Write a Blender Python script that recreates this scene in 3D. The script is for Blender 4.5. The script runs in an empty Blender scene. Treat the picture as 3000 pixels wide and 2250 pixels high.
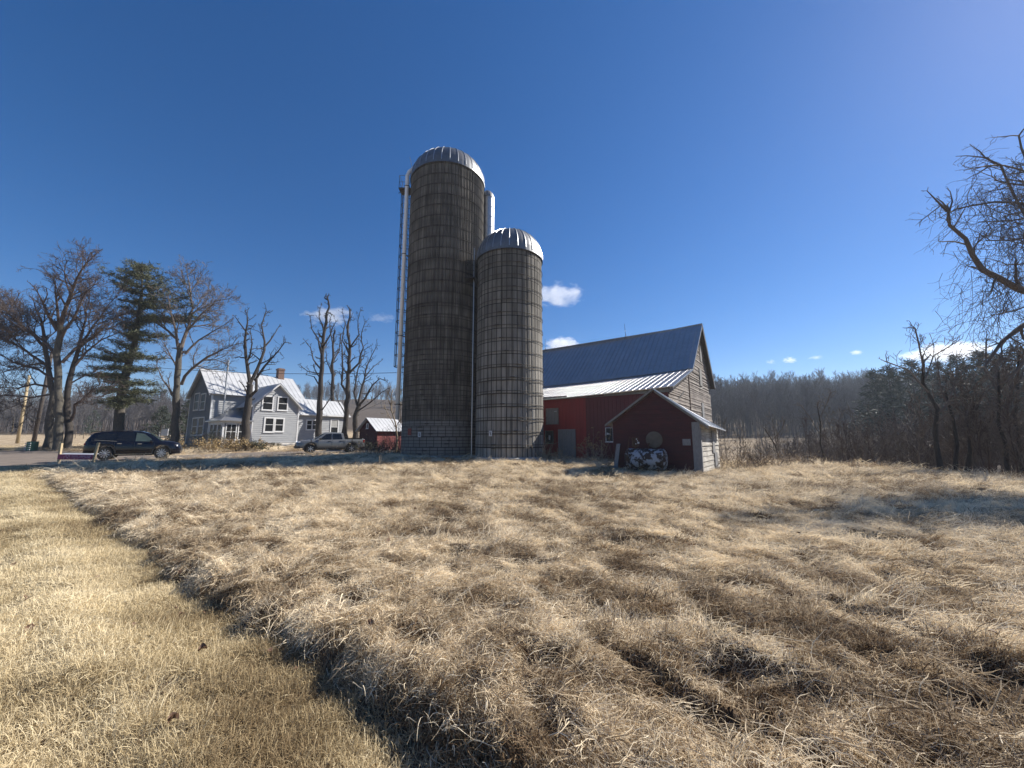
import bpy, math, random
import numpy as np
from mathutils import Vector, Matrix

R = math.radians
rnd = random.Random(7)
SC = bpy.context.scene
COL = SC.collection

# ------------------------------------------------------------------ camera
EYE = 1.6
FPX = 1127.0                      # focal length in pixels of the 3000 px wide photograph
PITCH = math.atan(160 / FPX)
cam_data = bpy.data.cameras.new("camera")
cam_data.sensor_fit = 'HORIZONTAL'
cam_data.sensor_width = 36.0
cam_data.lens = 36.0 * FPX / 3000.0
cam_data.clip_start = 0.05
cam_data.clip_end = 6000.0
cam = bpy.data.objects.new("camera", cam_data)
cam.location = (0, 0, EYE)
cam.rotation_euler = (R(90) + PITCH, 0, 0)
COL.objects.link(cam)
SC.camera = cam

# ------------------------------------------------------------------ light
SUN_AZ, SUN_EL = R(65), R(38)     # azimuth from +Y towards +X
SC.view_settings.view_transform = 'Standard'
SC.view_settings.look = 'None'
SC.view_settings.exposure = 0.88
SC.view_settings.gamma = 1.0
SC.cycles.volume_bounces = 6
SC.cycles.transparent_max_bounces = 16
world = bpy.data.worlds.new("World")
SC.world = world
world.use_nodes = True
wn = world.node_tree
wn.nodes.clear()
sky = wn.nodes.new('ShaderNodeTexSky')
sky.sky_type = 'NISHITA'
sky.sun_disc = False
sky.sun_elevation = SUN_EL
sky.sun_rotation = SUN_AZ
sky.altitude = 200.0
sky.air_density = 1.0
sky.dust_density = 0.15
sky.ozone_density = 3.5
bg = wn.nodes.new('ShaderNodeBackground')
bg.inputs['Strength'].default_value = 0.057
wo = wn.nodes.new('ShaderNodeOutputWorld')
hs_ = wn.nodes.new('ShaderNodeHueSaturation')
hs_.inputs['Saturation'].default_value = 1.33
wn.links.new(sky.outputs[0], hs_.inputs['Color'])
tint_ = wn.nodes.new('ShaderNodeMix'); tint_.data_type = 'RGBA'; tint_.blend_type = 'MULTIPLY'
tint_.inputs[0].default_value = 1.0; tint_.inputs[7].default_value = (0.98, 0.965, 1.11, 1)
wn.links.new(hs_.outputs[0], tint_.inputs[6])
wn.links.new(tint_.outputs[2], bg.inputs['Color'])
wn.links.new(bg.outputs[0], wo.inputs['Surface'])
S = Vector((math.sin(SUN_AZ) * math.cos(SUN_EL), math.cos(SUN_AZ) * math.cos(SUN_EL), math.sin(SUN_EL)))
sun_data = bpy.data.lights.new("sun", 'SUN')
sun_data.energy = 5.0
sun_data.angle = R(0.55)
sun_data.color = (1.0, 0.945, 0.86)
sun = bpy.data.objects.new("sun", sun_data)
sun.rotation_euler = S.to_track_quat('Z', 'Y').to_euler()
sun.location = (40, 20, 60)
COL.objects.link(sun)

# ------------------------------------------------------------------ geometry of the place
E1 = (0.8, -0.6)                  # along the barn, the road and the house fronts, towards the camera's right
E2 = (0.6, 0.8)                   # away from the road
_c, _s = math.cos(PITCH), math.sin(PITCH)

def ray(px, py):
    u = (px - 1500) / FPX
    v = (1125 - py) / FPX
    return Vector((u, _c - v * _s, _s + v * _c))

def at(px, py, D):
    r = ray(px, py)
    return Vector((0, 0, EYE)) + r * (D / r.y)

def onplane(px, py, n, k):
    r = ray(px, py)
    return Vector((0, 0, EYE)) + r * (k / (r.x * n[0] + r.y * n[1]))

def ab(p):
    return p[0] * E1[0] + p[1] * E1[1], p[0] * E2[0] + p[1] * E2[1]

def P(a, b, z=0.0):
    return Vector((a * E1[0] + b * E2[0], a * E1[1] + b * E2[1], z))

def _hash(ix, iy, seed):
    h = (ix.astype(np.int64) * 374761393 + iy.astype(np.int64) * 668265263 + seed * 1442695041) & 0x7fffffff
    h = ((h ^ (h >> 13)) * 1274126177) & 0x7fffffff
    h = (h ^ (h >> 16)) & 0xffffff
    return h / float(0xffffff)

def vn(x, y, seed=0):
    x = np.asarray(x, float); y = np.asarray(y, float)
    ix = np.floor(x); iy = np.floor(y)
    fx = x - ix; fy = y - iy
    fx = fx * fx * (3 - 2 * fx); fy = fy * fy * (3 - 2 * fy)
    a = _hash(ix, iy, seed); b = _hash(ix + 1, iy, seed)
    c = _hash(ix, iy + 1, seed); d = _hash(ix + 1, iy + 1, seed)
    return (a * (1 - fx) + b * fx) * (1 - fy) + (c * (1 - fx) + d * fx) * fy

def sm(x, a, b):
    t = np.clip((np.asarray(x, float) - a) / (b - a), 0, 1)
    return t * t * (3 - 2 * t)

def drive_mask(x, y):
    """1 on the gravel drive, 0 away from it (drive runs along E2 past both vehicles)."""
    a = x * E1[0] + y * E1[1]
    b = x * E2[0] + y * E2[1]
    aR = -35.5 + 4.0 * sm(b, 6, 14) + 6.0 * sm(b, 14, 24)
    aL = -40.5 - 20 * (1 - sm(b, 2, 9)) + 3.0 * sm(b, 12, 20)
    d = np.maximum(a - aR, aL - a) + 0.8 * (vn(a * 0.6, b * 0.6, 31) - 0.5)
    return (1 - sm(d, -0.5, 0.4)) * sm(b, -3, -1) * (1 - sm(b, 27, 30))

def zbase(x, y):
    x = np.asarray(x, float); y = np.asarray(y, float)
    left = 1 - sm(x, -14, 2)
    yy = np.maximum(y - 20, 0)
    zl = 0.022 * yy + 0.0002 * np.minimum(yy, 200) ** 2
    # a far hill behind the small red shed
    zl = zl + 20 * np.exp(-(((x + 120) / 90.0) ** 2 + ((y - 330) / 90.0) ** 2))
    # right: lowland behind the field edge, then the wooded hill
    dx = sm(x, 20.0, 27.0) * sm(y, -5, 8) ; dy = sm(y, 26.0, 34.0) * sm(x, 9, 15)
    drop = np.maximum(dx, dy)
    hill = 4.0 * sm(y, 55, 95) + 17.0 * sm(y, 95, 190) + 6.0 * sm(y, 190, 330)
    zr = -1.5 * drop + hill * (0.75 + 0.25 * sm(x, 20, 160))
    zm = 0.22 * np.exp(-(((x + 4) / 9.0) ** 2 + ((y - 31) / 7.0) ** 2))
    return zl * left + zr * (1 - left) + zm

def bankline(a):
    return 1.62 + 0.08 * (vn(a * 0.9, a * 0 + 3.3, 5) - 0.5) * 2 + 0.11 * (vn(a * 2.3, a * 0 + 1.3, 6) - 0.5) * 2 + 0.06 * (vn(a * 6, a * 0 + 1.3, 7) - 0.5) * 2

def zg(x, y, fine=True):
    x = np.asarray(x, float); y = np.asarray(y, float)
    z = zbase(x, y)
    a = x * E1[0] + y * E1[1]
    b = x * E2[0] + y * E2[1]
    # roadside ditch with an undercut looking bank towards the field
    on = sm(a, -30, -27)
    bl = bankline(a)
    low = 1 - sm(b, bl - 0.06, bl + 0.20)
    ditch = -0.10 * np.exp(-((b - bl + 0.10) / 0.6) ** 2) * low - 0.08 * low
    lip = 0.02 * np.exp(-((b - bl - 0.40) / 0.3) ** 2)
    verge = 0.10 * sm(bl - b, 1.2, 3.5) + 0.03 * np.exp(-((b - bl + 0.95) / 0.16) ** 2) - 0.02 * np.exp(-((b - bl + 1.35) / 0.2) ** 2)
    z = z + (ditch + lip + verge) * on
    if fine:
        dm = drive_mask(x, y)
        f = sm(b, bl, bl + 0.5)
        r = np.sqrt(x * x + y * y)
        fade = 1 - 0.6 * sm(r, 25, 60)
        wx = a + 0.5 * (vn(a * 1.1, b * 1.1, 21) - 0.5); wy = b + 0.5 * (vn(a * 1.1, b * 1.1, 22) - 0.5)
        m1 = vn(wx * 1.15, wy * 2.3, 11)
        m2 = vn(wx * 3.0 + 9, wy * 5.0, 12)
        m3 = vn(wx * 7.0, wy * 9.0, 13)
        p1_ = sm(vn(wx * 1.9 + 40, wy * 3.0 + 7, 14), 0.72, 0.86)
        p2_ = sm(vn(wx * 4.0 + 11, wy * 6.0 + 3, 15), 0.66, 0.82)
        p3_ = sm(vn(wx * 8.0 + 2, wy * 12.0 + 9, 16), 0.60, 0.80)
        h = 0.025 * (m1 - 0.5) + 0.045 * (m2 - 0.5) + 0.03 * (m3 - 0.5) - 0.17 * p1_ - 0.12 * p2_ - 0.05 * p3_ + 0.035
        hv = 0.04 * (m1 - 0.5) + 0.03 * (m2 - 0.5) + 0.014 * (m3 - 0.5) - 0.02 * p2_
        z = z + (h * f + hv * (1 - f)) * fade * (1 - 0.9 * dm)
        z = z - 0.05 * dm
    return z

def hollows(x, y):
    a = x * E1[0] + y * E1[1]; b = x * E2[0] + y * E2[1]
    wx = a + 0.5 * (vn(a * 1.1, b * 1.1, 21) - 0.5); wy = b + 0.5 * (vn(a * 1.1, b * 1.1, 22) - 0.5)
    return np.maximum(sm(vn(wx * 1.9 + 40, wy * 3.0 + 7, 14), 0.72, 0.86), 0.8 * sm(vn(wx * 4.0 + 11, wy * 6.0 + 3, 15), 0.66, 0.82))

def zat(x, y):
    return float(zg(np.array([x]), np.array([y]))[0])

# ------------------------------------------------------------------ mesh helpers
ORG = {}

def prop(o, label=None, cat=None, group=None, kind=None):
    if label: o['label'] = label
    if cat: o['category'] = cat
    if group: o['group'] = group
    if kind: o['kind'] = kind
    return o

def thing(name, label, cat, loc=(0, 0, 0), rz=0.0, group=None, local=False):
    o = bpy.data.objects.new(name, None)
    o.empty_display_size = 0.2
    COL.objects.link(o)
    o.location = loc
    o.rotation_euler = (0, 0, rz)
    prop(o, label, cat, group)
    ORG[o] = Vector((0, 0, 0)) if local else Vector(loc)
    return o

class MB:
    def __init__(s):
        s.v = []; s.f = []; s.uv = None; s.col = None
    def add(s, vs, fs):
        n = len(s.v)
        s.v.extend([tuple(p) for p in vs])
        s.f.extend([tuple(i + n for i in q) for q in fs])
        return s
    def quad(s, a, b, c, d):
        return s.add([a, b, c, d], [(0, 1, 2, 3)])
    def box(s, o, u, v, w):
        """box from corner o with edge vectors u, v, w"""
        o, u, v, w = map(Vector, (o, u, v, w))
        if u.cross(v).dot(w) < 0:
            o = o + w; w = -w
        vs = [o, o + u, o + u + v, o + v, o + w, o + u + w, o + u + v + w, o + v + w]
        return s.add(vs, [(3, 2, 1, 0), (4, 5, 6, 7), (0, 1, 5, 4), (1, 2, 6, 5), (2, 3, 7, 6), (3, 0, 4, 7)])
    def cbox(s, c, sx, sy, sz):
        c = Vector(c)
        return s.box(c - Vector((sx / 2, sy / 2, sz / 2)), (sx, 0, 0), (0, sy, 0), (0, 0, sz))
    def prism(s, poly, ext):
        ext = Vector(ext); n = len(poly)
        poly = [Vector(p) for p in poly]
        nrm = Vector((0, 0, 0))
        for i in range(n):
            nrm += poly[i].cross(poly[(i + 1) % n])
        if nrm.dot(ext) > 0:
            poly = poly[::-1]
        vs = poly + [p + ext for p in poly]
        fs = [tuple(range(n)), tuple(reversed(range(n, 2 * n)))]
        fs += [((i + 1) % n, i, n + i, n + (i + 1) % n) for i in range(n)]
        return s.add(vs, fs)
    def tube(s, pts, rad, sides=6, cap=True):
        pts = [Vector(p) for p in pts]
        if not hasattr(rad, '__len__'): rad = [rad] * len(pts)
        n = len(pts); b = len(s.v)
        t0 = (pts[1] - pts[0]).normalized()
        ax = Vector((0, 0, 1)) if abs(t0.z) < 0.9 else Vector((1, 0, 0))
        u = t0.cross(ax).normalized()
        for i in range(n):
            t = (pts[min(i + 1, n - 1)] - pts[max(i - 1, 0)])
            if t.length < 1e-9: t = t0
            t = t.normalized()
            u = (u - t * u.dot(t))
            if u.length < 1e-6: u = t.orthogonal()
            u.normalize()
            w = t.cross(u)
            for k in range(sides):
                an = 2 * math.pi * k / sides
                q = pts[i] + (u * math.cos(an) + w * math.sin(an)) * rad[i]
                s.v.append((q.x, q.y, q.z))
        for i in range(n - 1):
            for k in range(sides):
                k2 = (k + 1) % sides
                s.f.append((b + i * sides + k, b + i * sides + k2, b + (i + 1) * sides + k2, b + (i + 1) * sides + k))
        if cap:
            s.f.append(tuple(b + k for k in reversed(range(sides))))
            s.f.append(tuple(b + (n - 1) * sides + k for k in range(sides)))
        return s
    def lathe(s, prof, c, n=32, axis='Z', a0=0.0, a1=2 * math.pi):
        """prof: list of (r, h)"""
        c = Vector(c); b = len(s.v); full = abs(a1 - a0 - 2 * math.pi) < 1e-6
        m = n if full else n + 1
        for (r, h) in prof:
            for k in range(m):
                an = a0 + (a1 - a0) * k / n
                x, y = r * math.cos(an), r * math.sin(an)
                q = {'Z': (x, y, h), 'Y': (x, h, -y), 'X': (h, x, y)}[axis]
                s.v.append((c.x + q[0], c.y + q[1], c.z + q[2]))
        for i in range(len(prof) - 1):
            for k in range(n):
                k2 = (k + 1) % m
                s.f.append((b + i * m + k, b + i * m + k2, b + (i + 1) * m + k2, b + (i + 1) * m + k))
        return s
    def build(s, name, m, parent=None, smooth=False, label=None, cat=None, loc=None, group=None, kind=None, bevel=0):
        if parent is not None:
            o0 = ORG[parent]
        else:
            o0 = Vector(loc) if loc is not None else Vector((0, 0, 0))
        me = bpy.data.meshes.new(name)
        V = np.array(s.v, dtype=float) - np.array(o0)[None, :]
        me.from_pydata(V.tolist(), [], s.f)
        me.materials.append(m)
        if smooth:
            me.polygons.foreach_set('use_smooth', [True] * len(me.polygons))
        me.update()
        ob = bpy.data.objects.new(name, me)
        COL.objects.link(ob)
        ob.parent = parent
        if parent is None: ob.location = o0
        ORG[ob] = o0
        if bevel:
            b = ob.modifiers.new('bevel', 'BEVEL'); b.width = bevel; b.segments = 2; b.limit_method = 'ANGLE'
        prop(ob, label, cat, group, kind)
        return ob

def copy_tree(o, parent=None):
    c = o.copy()
    COL.objects.link(c)
    if parent is not None: c.parent = parent
    for ch in [k for k in COL.objects if k.parent == o]:
        copy_tree(ch, c)
    return c

# ------------------------------------------------------------------ materials
class NT:
    def __init__(s, name):
        s.m = bpy.data.materials.new(name); s.m.use_nodes = True
        s.t = s.m.node_tree; s.t.nodes.clear()
        s.out = s.n('ShaderNodeOutputMaterial'); s.p = s.n('ShaderNodeBsdfPrincipled')
        s.l(s.p.outputs[0], s.out.inputs['Surface'])
    def n(s, typ, **kw):
        nd = s.t.nodes.new(typ)
        for k, v in kw.items(): setattr(nd, k, v)
        return nd
    def l(s, a, b): s.t.links.new(a, b)
    def coord(s, kind='Object', scale=(1, 1, 1), rot=(0, 0, 0)):
        tc = s.n('ShaderNodeTexCoord'); mp = s.n('ShaderNodeMapping')
        mp.inputs['Scale'].default_value = scale
        mp.inputs['Rotation'].default_value = rot
        s.l(tc.outputs[kind], mp.inputs[0])
        return mp.outputs[0]
    def noise(s, vec, scale=5, detail=4, rough=0.6, dist=0.0):
        nd = s.n('ShaderNodeTexNoise')
        nd.inputs['Scale'].default_value = scale; nd.inputs['Detail'].default_value = detail
        nd.inputs['Roughness'].default_value = rough; nd.inputs['Distortion'].default_value = dist
        s.l(vec, nd.inputs['Vector'])
        return nd.outputs['Fac']
    def ramp(s, fac, stops, interp='LINEAR'):
        nd = s.n('ShaderNodeValToRGB'); cr = nd.color_ramp; cr.interpolation = interp
        while len(cr.elements) < len(stops): cr.elements.new(0.5)
        for e, (p, c) in zip(cr.elements, stops):
            e.position = p; e.color = (*c, 1) if len(c) == 3 else c
        s.l(fac, nd.inputs[0])
        return nd.outputs[0]
    def mix(s, fac, a, b, mode='MIX'):
        nd = s.n('ShaderNodeMix', data_type='RGBA', blend_type=mode)
        for sock, v in ((nd.inputs[0], fac), (nd.inputs[6], a), (nd.inputs[7], b)):
            if hasattr(v, 'links') or isinstance(v, bpy.types.NodeSocket): s.l(v, sock)
            elif isinstance(v, (int, float)): sock.default_value = v
            else: sock.default_value = (*v, 1)
        return nd.outputs[2]
    def math(s, op, a, b=None):
        nd = s.n('ShaderNodeMath', operation=op)
        for i, v in enumerate((a, b)):
            if v is None: continue
            if isinstance(v, bpy.types.NodeSocket): s.l(v, nd.inputs[i])
            else: nd.inputs[i].default_value = v
        return nd.outputs[0]
    def bump(s, h, strength=0.4, dist=0.02):
        nd = s.n('ShaderNodeBump'); nd.inputs['Strength'].default_value = strength; nd.inputs['Distance'].default_value = dist
        s.l(h, nd.inputs['Height']); s.l(nd.outputs[0], s.p.inputs['Normal'])
    def base(s, c):
        if isinstance(c, bpy.types.NodeSocket): s.l(c, s.p.inputs['Base Color'])
        else: s.p.inputs['Base Color'].default_value = (*c, 1)
    def set(s, **kw):
        for k, v in kw.items():
            sock = s.p.inputs[k.replace('_', ' ')]
            if isinstance(v, bpy.types.NodeSocket): s.l(v, sock)
            else: sock.default_value = v
        return s.m

def simple(name, c1, c2=None, scale=3.0, rough=0.8, metal=0.0, bump=0.0, bscale=None, stretch=(1, 1, 1), detail=5, spec=0.5, bdist=0.02):
    t = NT(name)
    v = t.coord('Object', stretch)
    n = t.noise(v, scale, detail)
    if c2 is None: c2 = tuple(k * 0.8 for k in c1)
    t.base(t.ramp(n, [(0.3, c1), (0.7, c2)]))
    t.set(Roughness=rough, Metallic=metal)
    t.p.inputs['Specular IOR Level'].default_value = spec
    if bump: t.bump(t.noise(v, bscale or scale * 4, 5), bump, bdist)
    return t.m

M = {}
M['white_trim'] = simple('white_trim', (0.66, 0.66, 0.66), (0.55, 0.56, 0.57), 4, 0.6)
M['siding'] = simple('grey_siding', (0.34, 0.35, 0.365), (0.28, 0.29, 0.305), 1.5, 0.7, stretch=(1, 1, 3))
M['dark_siding'] = simple('shaded_grey_siding', (0.12, 0.14, 0.165), (0.095, 0.11, 0.13), 1.5, 0.7, stretch=(1, 1, 3))  # same siding, darker and bluer: shade painted into the walls away from the sun
M['foundation'] = simple('pale_foundation', (0.42, 0.40, 0.37), (0.28, 0.27, 0.25), 3, 0.9, bump=0.4)
M['glass'] = simple('window_glass', (0.012, 0.013, 0.015), (0.022, 0.023, 0.025), 1.2, 0.4, spec=0.12)
M['curtain'] = simple('window_blind', (0.35, 0.35, 0.34), (0.25, 0.25, 0.25), 3, 0.7)
M['brick'] = simple('chimney_brick', (0.20, 0.12, 0.09), (0.12, 0.075, 0.06), 14, 0.9, bump=0.5)
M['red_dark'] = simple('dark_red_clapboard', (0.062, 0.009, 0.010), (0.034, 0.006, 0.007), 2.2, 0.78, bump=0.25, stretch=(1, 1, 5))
M['red_lit'] = simple('sunlit_red_boards', (0.25, 0.055, 0.05), (0.14, 0.035, 0.035), 3, 0.8, bump=0.3, stretch=(1, 1, 5))  # lighter copy of the dark red, paints sunlight onto the tool shed's side wall
M['steel'] = simple('galvanised_steel', (0.5, 0.51, 0.52), (0.38, 0.39, 0.4), 5, 0.42, 0.8)
M['dark_iron'] = simple('dark_iron', (0.035, 0.032, 0.03), (0.06, 0.045, 0.035), 12, 0.7, 0.3)
M['pipe_white'] = simple('white_painted_pipe', (0.82, 0.83, 0.84), (0.72, 0.73, 0.75), 2, 0.45)
M['pole_pale'] = simple('pale_pole_wood', (0.42, 0.33, 0.19), (0.30, 0.24, 0.15), 5, 0.85, stretch=(6, 6, 0.6), bump=0.3)
M['pole_dark'] = simple('dark_pole_wood', (0.075, 0.06, 0.05), (0.045, 0.038, 0.033), 5, 0.9, stretch=(6, 6, 0.6), bump=0.3)
M['post_wood'] = simple('new_post_wood', (0.50, 0.40, 0.24), (0.36, 0.28, 0.17), 8, 0.8, stretch=(5, 5, 1))
M['old_board'] = simple('old_grey_board', (0.24, 0.24, 0.24), (0.14, 0.14, 0.145), 7, 0.85, stretch=(5, 5, 0.8), bump=0.4)
M['grey_trim'] = simple('weathered_trim', (0.20, 0.19, 0.175), (0.12, 0.115, 0.11), 5, 0.85, bump=0.3)
M['gravel'] = simple('driveway_gravel', (0.20, 0.16, 0.125), (0.12, 0.097, 0.078), 1.4, 0.95, bump=0.6, bscale=30)
M['green'] = simple('green_plastic', (0.035, 0.13, 0.07), (0.05, 0.17, 0.10), 3, 0.5)
M['rust'] = simple('rusty_iron', (0.09, 0.045, 0.025), (0.04, 0.024, 0.018), 9, 0.9, bump=0.4)
M['disc_metal'] = simple('dull_disc_metal', (0.13, 0.11, 0.085), (0.085, 0.07, 0.055), 4, 0.7, 0.2)
M['magenta'] = simple('magenta_banner', (0.30, 0.012, 0.085), (0.24, 0.01, 0.07), 2, 0.5)
M['silver'] = simple('silver_banner', (0.42, 0.44, 0.48), (0.30, 0.32, 0.37), 3, 0.4)
M['print'] = simple('white_print', (0.55, 0.45, 0.52), (0.45, 0.35, 0.42), 9, 0.6)
M['wire'] = simple('black_wire', (0.012, 0.012, 0.013), None, 3, 0.6)
M['rubber'] = simple('tyre_rubber', (0.014, 0.014, 0.015), (0.03, 0.029, 0.027), 6, 0.85)
M['alloy'] = simple('wheel_alloy', (0.52, 0.53, 0.55), (0.42, 0.43, 0.45), 5, 0.3, 0.7)
M['suv_paint'] = simple('black_car_paint', (0.0035, 0.004, 0.009), (0.004, 0.0045, 0.009), 1, 0.12)
M['truck_paint'] = simple('grey_truck_paint', (0.17, 0.175, 0.18), (0.175, 0.18, 0.185), 1, 0.22, 0.35)
M['car_glass'] = simple('tinted_car_glass', (0.006, 0.007, 0.009), (0.008, 0.009, 0.011), 1, 0.05)
M['plastic'] = simple('black_plastic', (0.012, 0.012, 0.013), (0.02, 0.02, 0.02), 4, 0.6)
M['chrome'] = simple('chrome_trim', (0.6, 0.6, 0.62), (0.5, 0.5, 0.52), 3, 0.15, 1.0)
M['lamp_clear'] = simple('clear_headlamp', (0.75, 0.77, 0.8), (0.6, 0.62, 0.66), 12, 0.1)
M['lamp_red'] = simple('red_lamp', (0.30, 0.015, 0.015), (0.22, 0.01, 0.01), 4, 0.2)
M['green_glass'] = simple('car_side_glass', (0.07, 0.095, 0.085), (0.04, 0.055, 0.05), 2, 0.06)
M['paper'] = simple('white_notice', (0.55, 0.56, 0.57), (0.35, 0.36, 0.38), 20, 0.7)
M['red_sign'] = simple('red_plate', (0.22, 0.03, 0.02), (0.15, 0.02, 0.015), 6, 0.6)
M['bark'] = simple('grey_bark', (0.115, 0.10, 0.082), (0.055, 0.048, 0.04), 7, 0.95, stretch=(3, 3, 0.5), bump=0.8, bdist=0.05)
M['bark_dark'] = simple('dark_bark', (0.06, 0.05, 0.042), (0.03, 0.025, 0.022), 7, 0.95, stretch=(3, 3, 0.5), bump=0.8, bdist=0.05)
M['bark_pale'] = simple('pale_bark', (0.115, 0.103, 0.082), (0.05, 0.045, 0.037), 5, 0.95, stretch=(3, 3, 0.5), bump=0.8, bdist=0.05)
M['twig'] = simple('brown_twigs', (0.15, 0.118, 0.095), (0.09, 0.07, 0.058), 2, 0.9)
M['twig_red'] = simple('reddish_twigs', (0.092, 0.064, 0.053), (0.052, 0.038, 0.033), 2, 0.9)
M['twig_far'] = simple('far_twigs', (0.12, 0.11, 0.112), (0.07, 0.066, 0.07), 0.05, 0.95)
M['needle'] = simple('pine_needles', (0.10, 0.105, 0.042), (0.045, 0.055, 0.027), 1.3, 0.75)
M['needle_far'] = simple('far_needles', (0.045, 0.06, 0.038), (0.026, 0.038, 0.028), 0.6, 0.8)
M['dead_leaf'] = simple('dead_leaves', (0.36, 0.26, 0.11), (0.20, 0.13, 0.06), 6, 0.85)
M['evergreen'] = simple('dull_evergreen_leaf', (0.05, 0.062, 0.028), (0.03, 0.038, 0.02), 4, 0.7)
M['stem_pale'] = simple('pale_dry_stem', (0.34, 0.27, 0.19), (0.2, 0.155, 0.11), 8, 0.9)
# ------------------------------------------------------------------ special materials
def stave_mat(name, nst, row, offset, dark, lite, mortar, low=None, corr=False):
    t = NT(name)
    tc = t.n('ShaderNodeTexCoord'); sp = t.n('ShaderNodeSeparateXYZ'); t.l(tc.outputs['Object'], sp.inputs[0])
    th = t.math('ARCTAN2', sp.outputs[1], sp.outputs[0])
    SW = 0.27 if corr else 0.365
    th = t.math('MULTIPLY', th, nst * SW / (2 * math.pi))
    cb = t.n('ShaderNodeCombineXYZ'); t.l(th, cb.inputs[0]); t.l(sp.outputs[2], cb.inputs[1])
    br = t.n('ShaderNodeTexBrick'); br.offset = offset; br.squash = 1.0
    t.l(cb.outputs[0], br.inputs['Vector'])
    br.inputs['Scale'].default_value = 1.0; br.inputs['Brick Width'].default_value = SW; br.inputs['Row Height'].default_value = row
    br.inputs['Mortar Size'].default_value = 0.026 if not corr else 0.012
    br.inputs['Mortar Smooth'].default_value = 0.3; br.inputs['Bias'].default_value = -0.1
    br.inputs['Color1'].default_value = (*dark, 1); br.inputs['Color2'].default_value = (*lite, 1); br.inputs['Mortar'].default_value = (*mortar, 1)
    n1 = t.noise(t.coord('Object', (1, 1, 0.35)), 1.3, 6, 0.65)
    n2 = t.noise(t.coord('Object', (5, 5, 0.14)), 1.0, 6, 0.75)     # runs down the wall
    c = t.mix(0.75, br.outputs['Color'], t.ramp(n1, [(0.3, (0.55, 0.52, 0.5)), (0.5, (0.85, 0.83, 0.8)), (0.72, (1.25, 1.2, 1.12))]), 'MULTIPLY')
    c = t.mix(0.8, c, t.ramp(n2, [(0.36, (0.36, 0.35, 0.34)), (0.48, (0.92, 0.91, 0.90)), (0.66, (1.3, 1.29, 1.26))]), 'MULTIPLY')
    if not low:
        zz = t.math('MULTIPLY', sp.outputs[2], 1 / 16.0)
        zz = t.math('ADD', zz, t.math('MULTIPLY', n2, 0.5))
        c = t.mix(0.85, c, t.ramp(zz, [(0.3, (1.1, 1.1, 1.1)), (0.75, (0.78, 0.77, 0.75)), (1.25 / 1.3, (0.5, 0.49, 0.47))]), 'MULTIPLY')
    if corr:
        bd = t.noise(t.coord('Object', (0.12, 0.12, 1.15)), 1.0, 2, 0.5)
        c = t.mix(0.5, c, t.ramp(bd, [(0.35, (0.6, 0.6, 0.6)), (0.5, (1.0, 1.0, 1.0)), (0.65, (1.3, 1.3, 1.3))]), 'MULTIPLY')
    if low:
        zz = t.math('MULTIPLY', sp.outputs[2], 1 / 30.0)
        lowf = t.ramp(zz, [(0.0, (1, 1, 1)), (2.6 / 30, (1, 1, 1)), (2.75 / 30, (0, 0, 0))])
        lc = t.mix(0.6, low, t.ramp(n1, [(0.3, (0.6, 0.6, 0.62)), (0.7, (1.1, 1.1, 1.1))]), 'MULTIPLY')
        b2 = t.n('ShaderNodeTexBrick'); b2.offset = 0.5; t.l(cb.outputs[0], b2.inputs['Vector'])
        for k_, v_ in (('Scale', 1.0), ('Brick Width', 0.54), ('Row Height', 0.76), ('Mortar Size', 0.03), ('Mortar Smooth', 0.4)): b2.inputs[k_].default_value = v_
        lc = t.mix(t.math('MULTIPLY', b2.outputs['Fac'], 0.85), lc, (0.045, 0.04, 0.036))
        c = t.mix(lowf, c, lc)
        topf = t.ramp(zz, [(22.3 / 30, (0, 0, 0)), (24.0 / 30, (1, 1, 1))])
        blot = t.ramp(t.noise(t.coord('Object', (1.3, 1.3, 0.5)), 1.6, 4), [(0.5, (0, 0, 0)), (0.56, (1, 1, 1))])
        f = t.math('MULTIPLY', topf, blot)
        f = t.math('MULTIPLY', f, 0.6)
        c = t.mix(f, c, (0.26, 0.29, 0.23))
    t.base(c)
    t.set(Roughness=0.92)
    t.p.inputs['Specular IOR Level'].default_value = 0.2
    bm = t.math('ADD', br.outputs['Fac'], t.math('MULTIPLY', t.noise(t.coord('Object'), 25, 3), -0.25))
    nd = t.n('ShaderNodeBump', invert=True); nd.inputs['Strength'].default_value = 0.6; nd.inputs['Distance'].default_value = 0.02
    t.l(bm, nd.inputs['Height']); t.l(nd.outputs[0], t.p.inputs['Normal'])
    return t.m
M['stave_tall'] = stave_mat('corrugated_staves', 72, 0.88, 0.0, (0.125, 0.116, 0.104), (0.185, 0.174, 0.157), (0.03, 0.027, 0.024), low=(0.21, 0.20, 0.185), corr=True)
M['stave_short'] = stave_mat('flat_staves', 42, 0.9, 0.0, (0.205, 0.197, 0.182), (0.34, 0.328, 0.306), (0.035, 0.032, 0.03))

def dome_mat():
    t = NT('dome_sheet_metal')
    n = t.noise(t.coord('Object'), 1.6, 5)
    t.base(t.ramp(n, [(0.3, (0.21, 0.215, 0.22)), (0.7, (0.14, 0.143, 0.15))]))
    t.set(Metallic=0.75, Roughness=t.ramp(n, [(0.3, (0.42,) * 3), (0.7, (0.58,) * 3)]))
    return t.m
M['dome'] = dome_mat()

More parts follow.
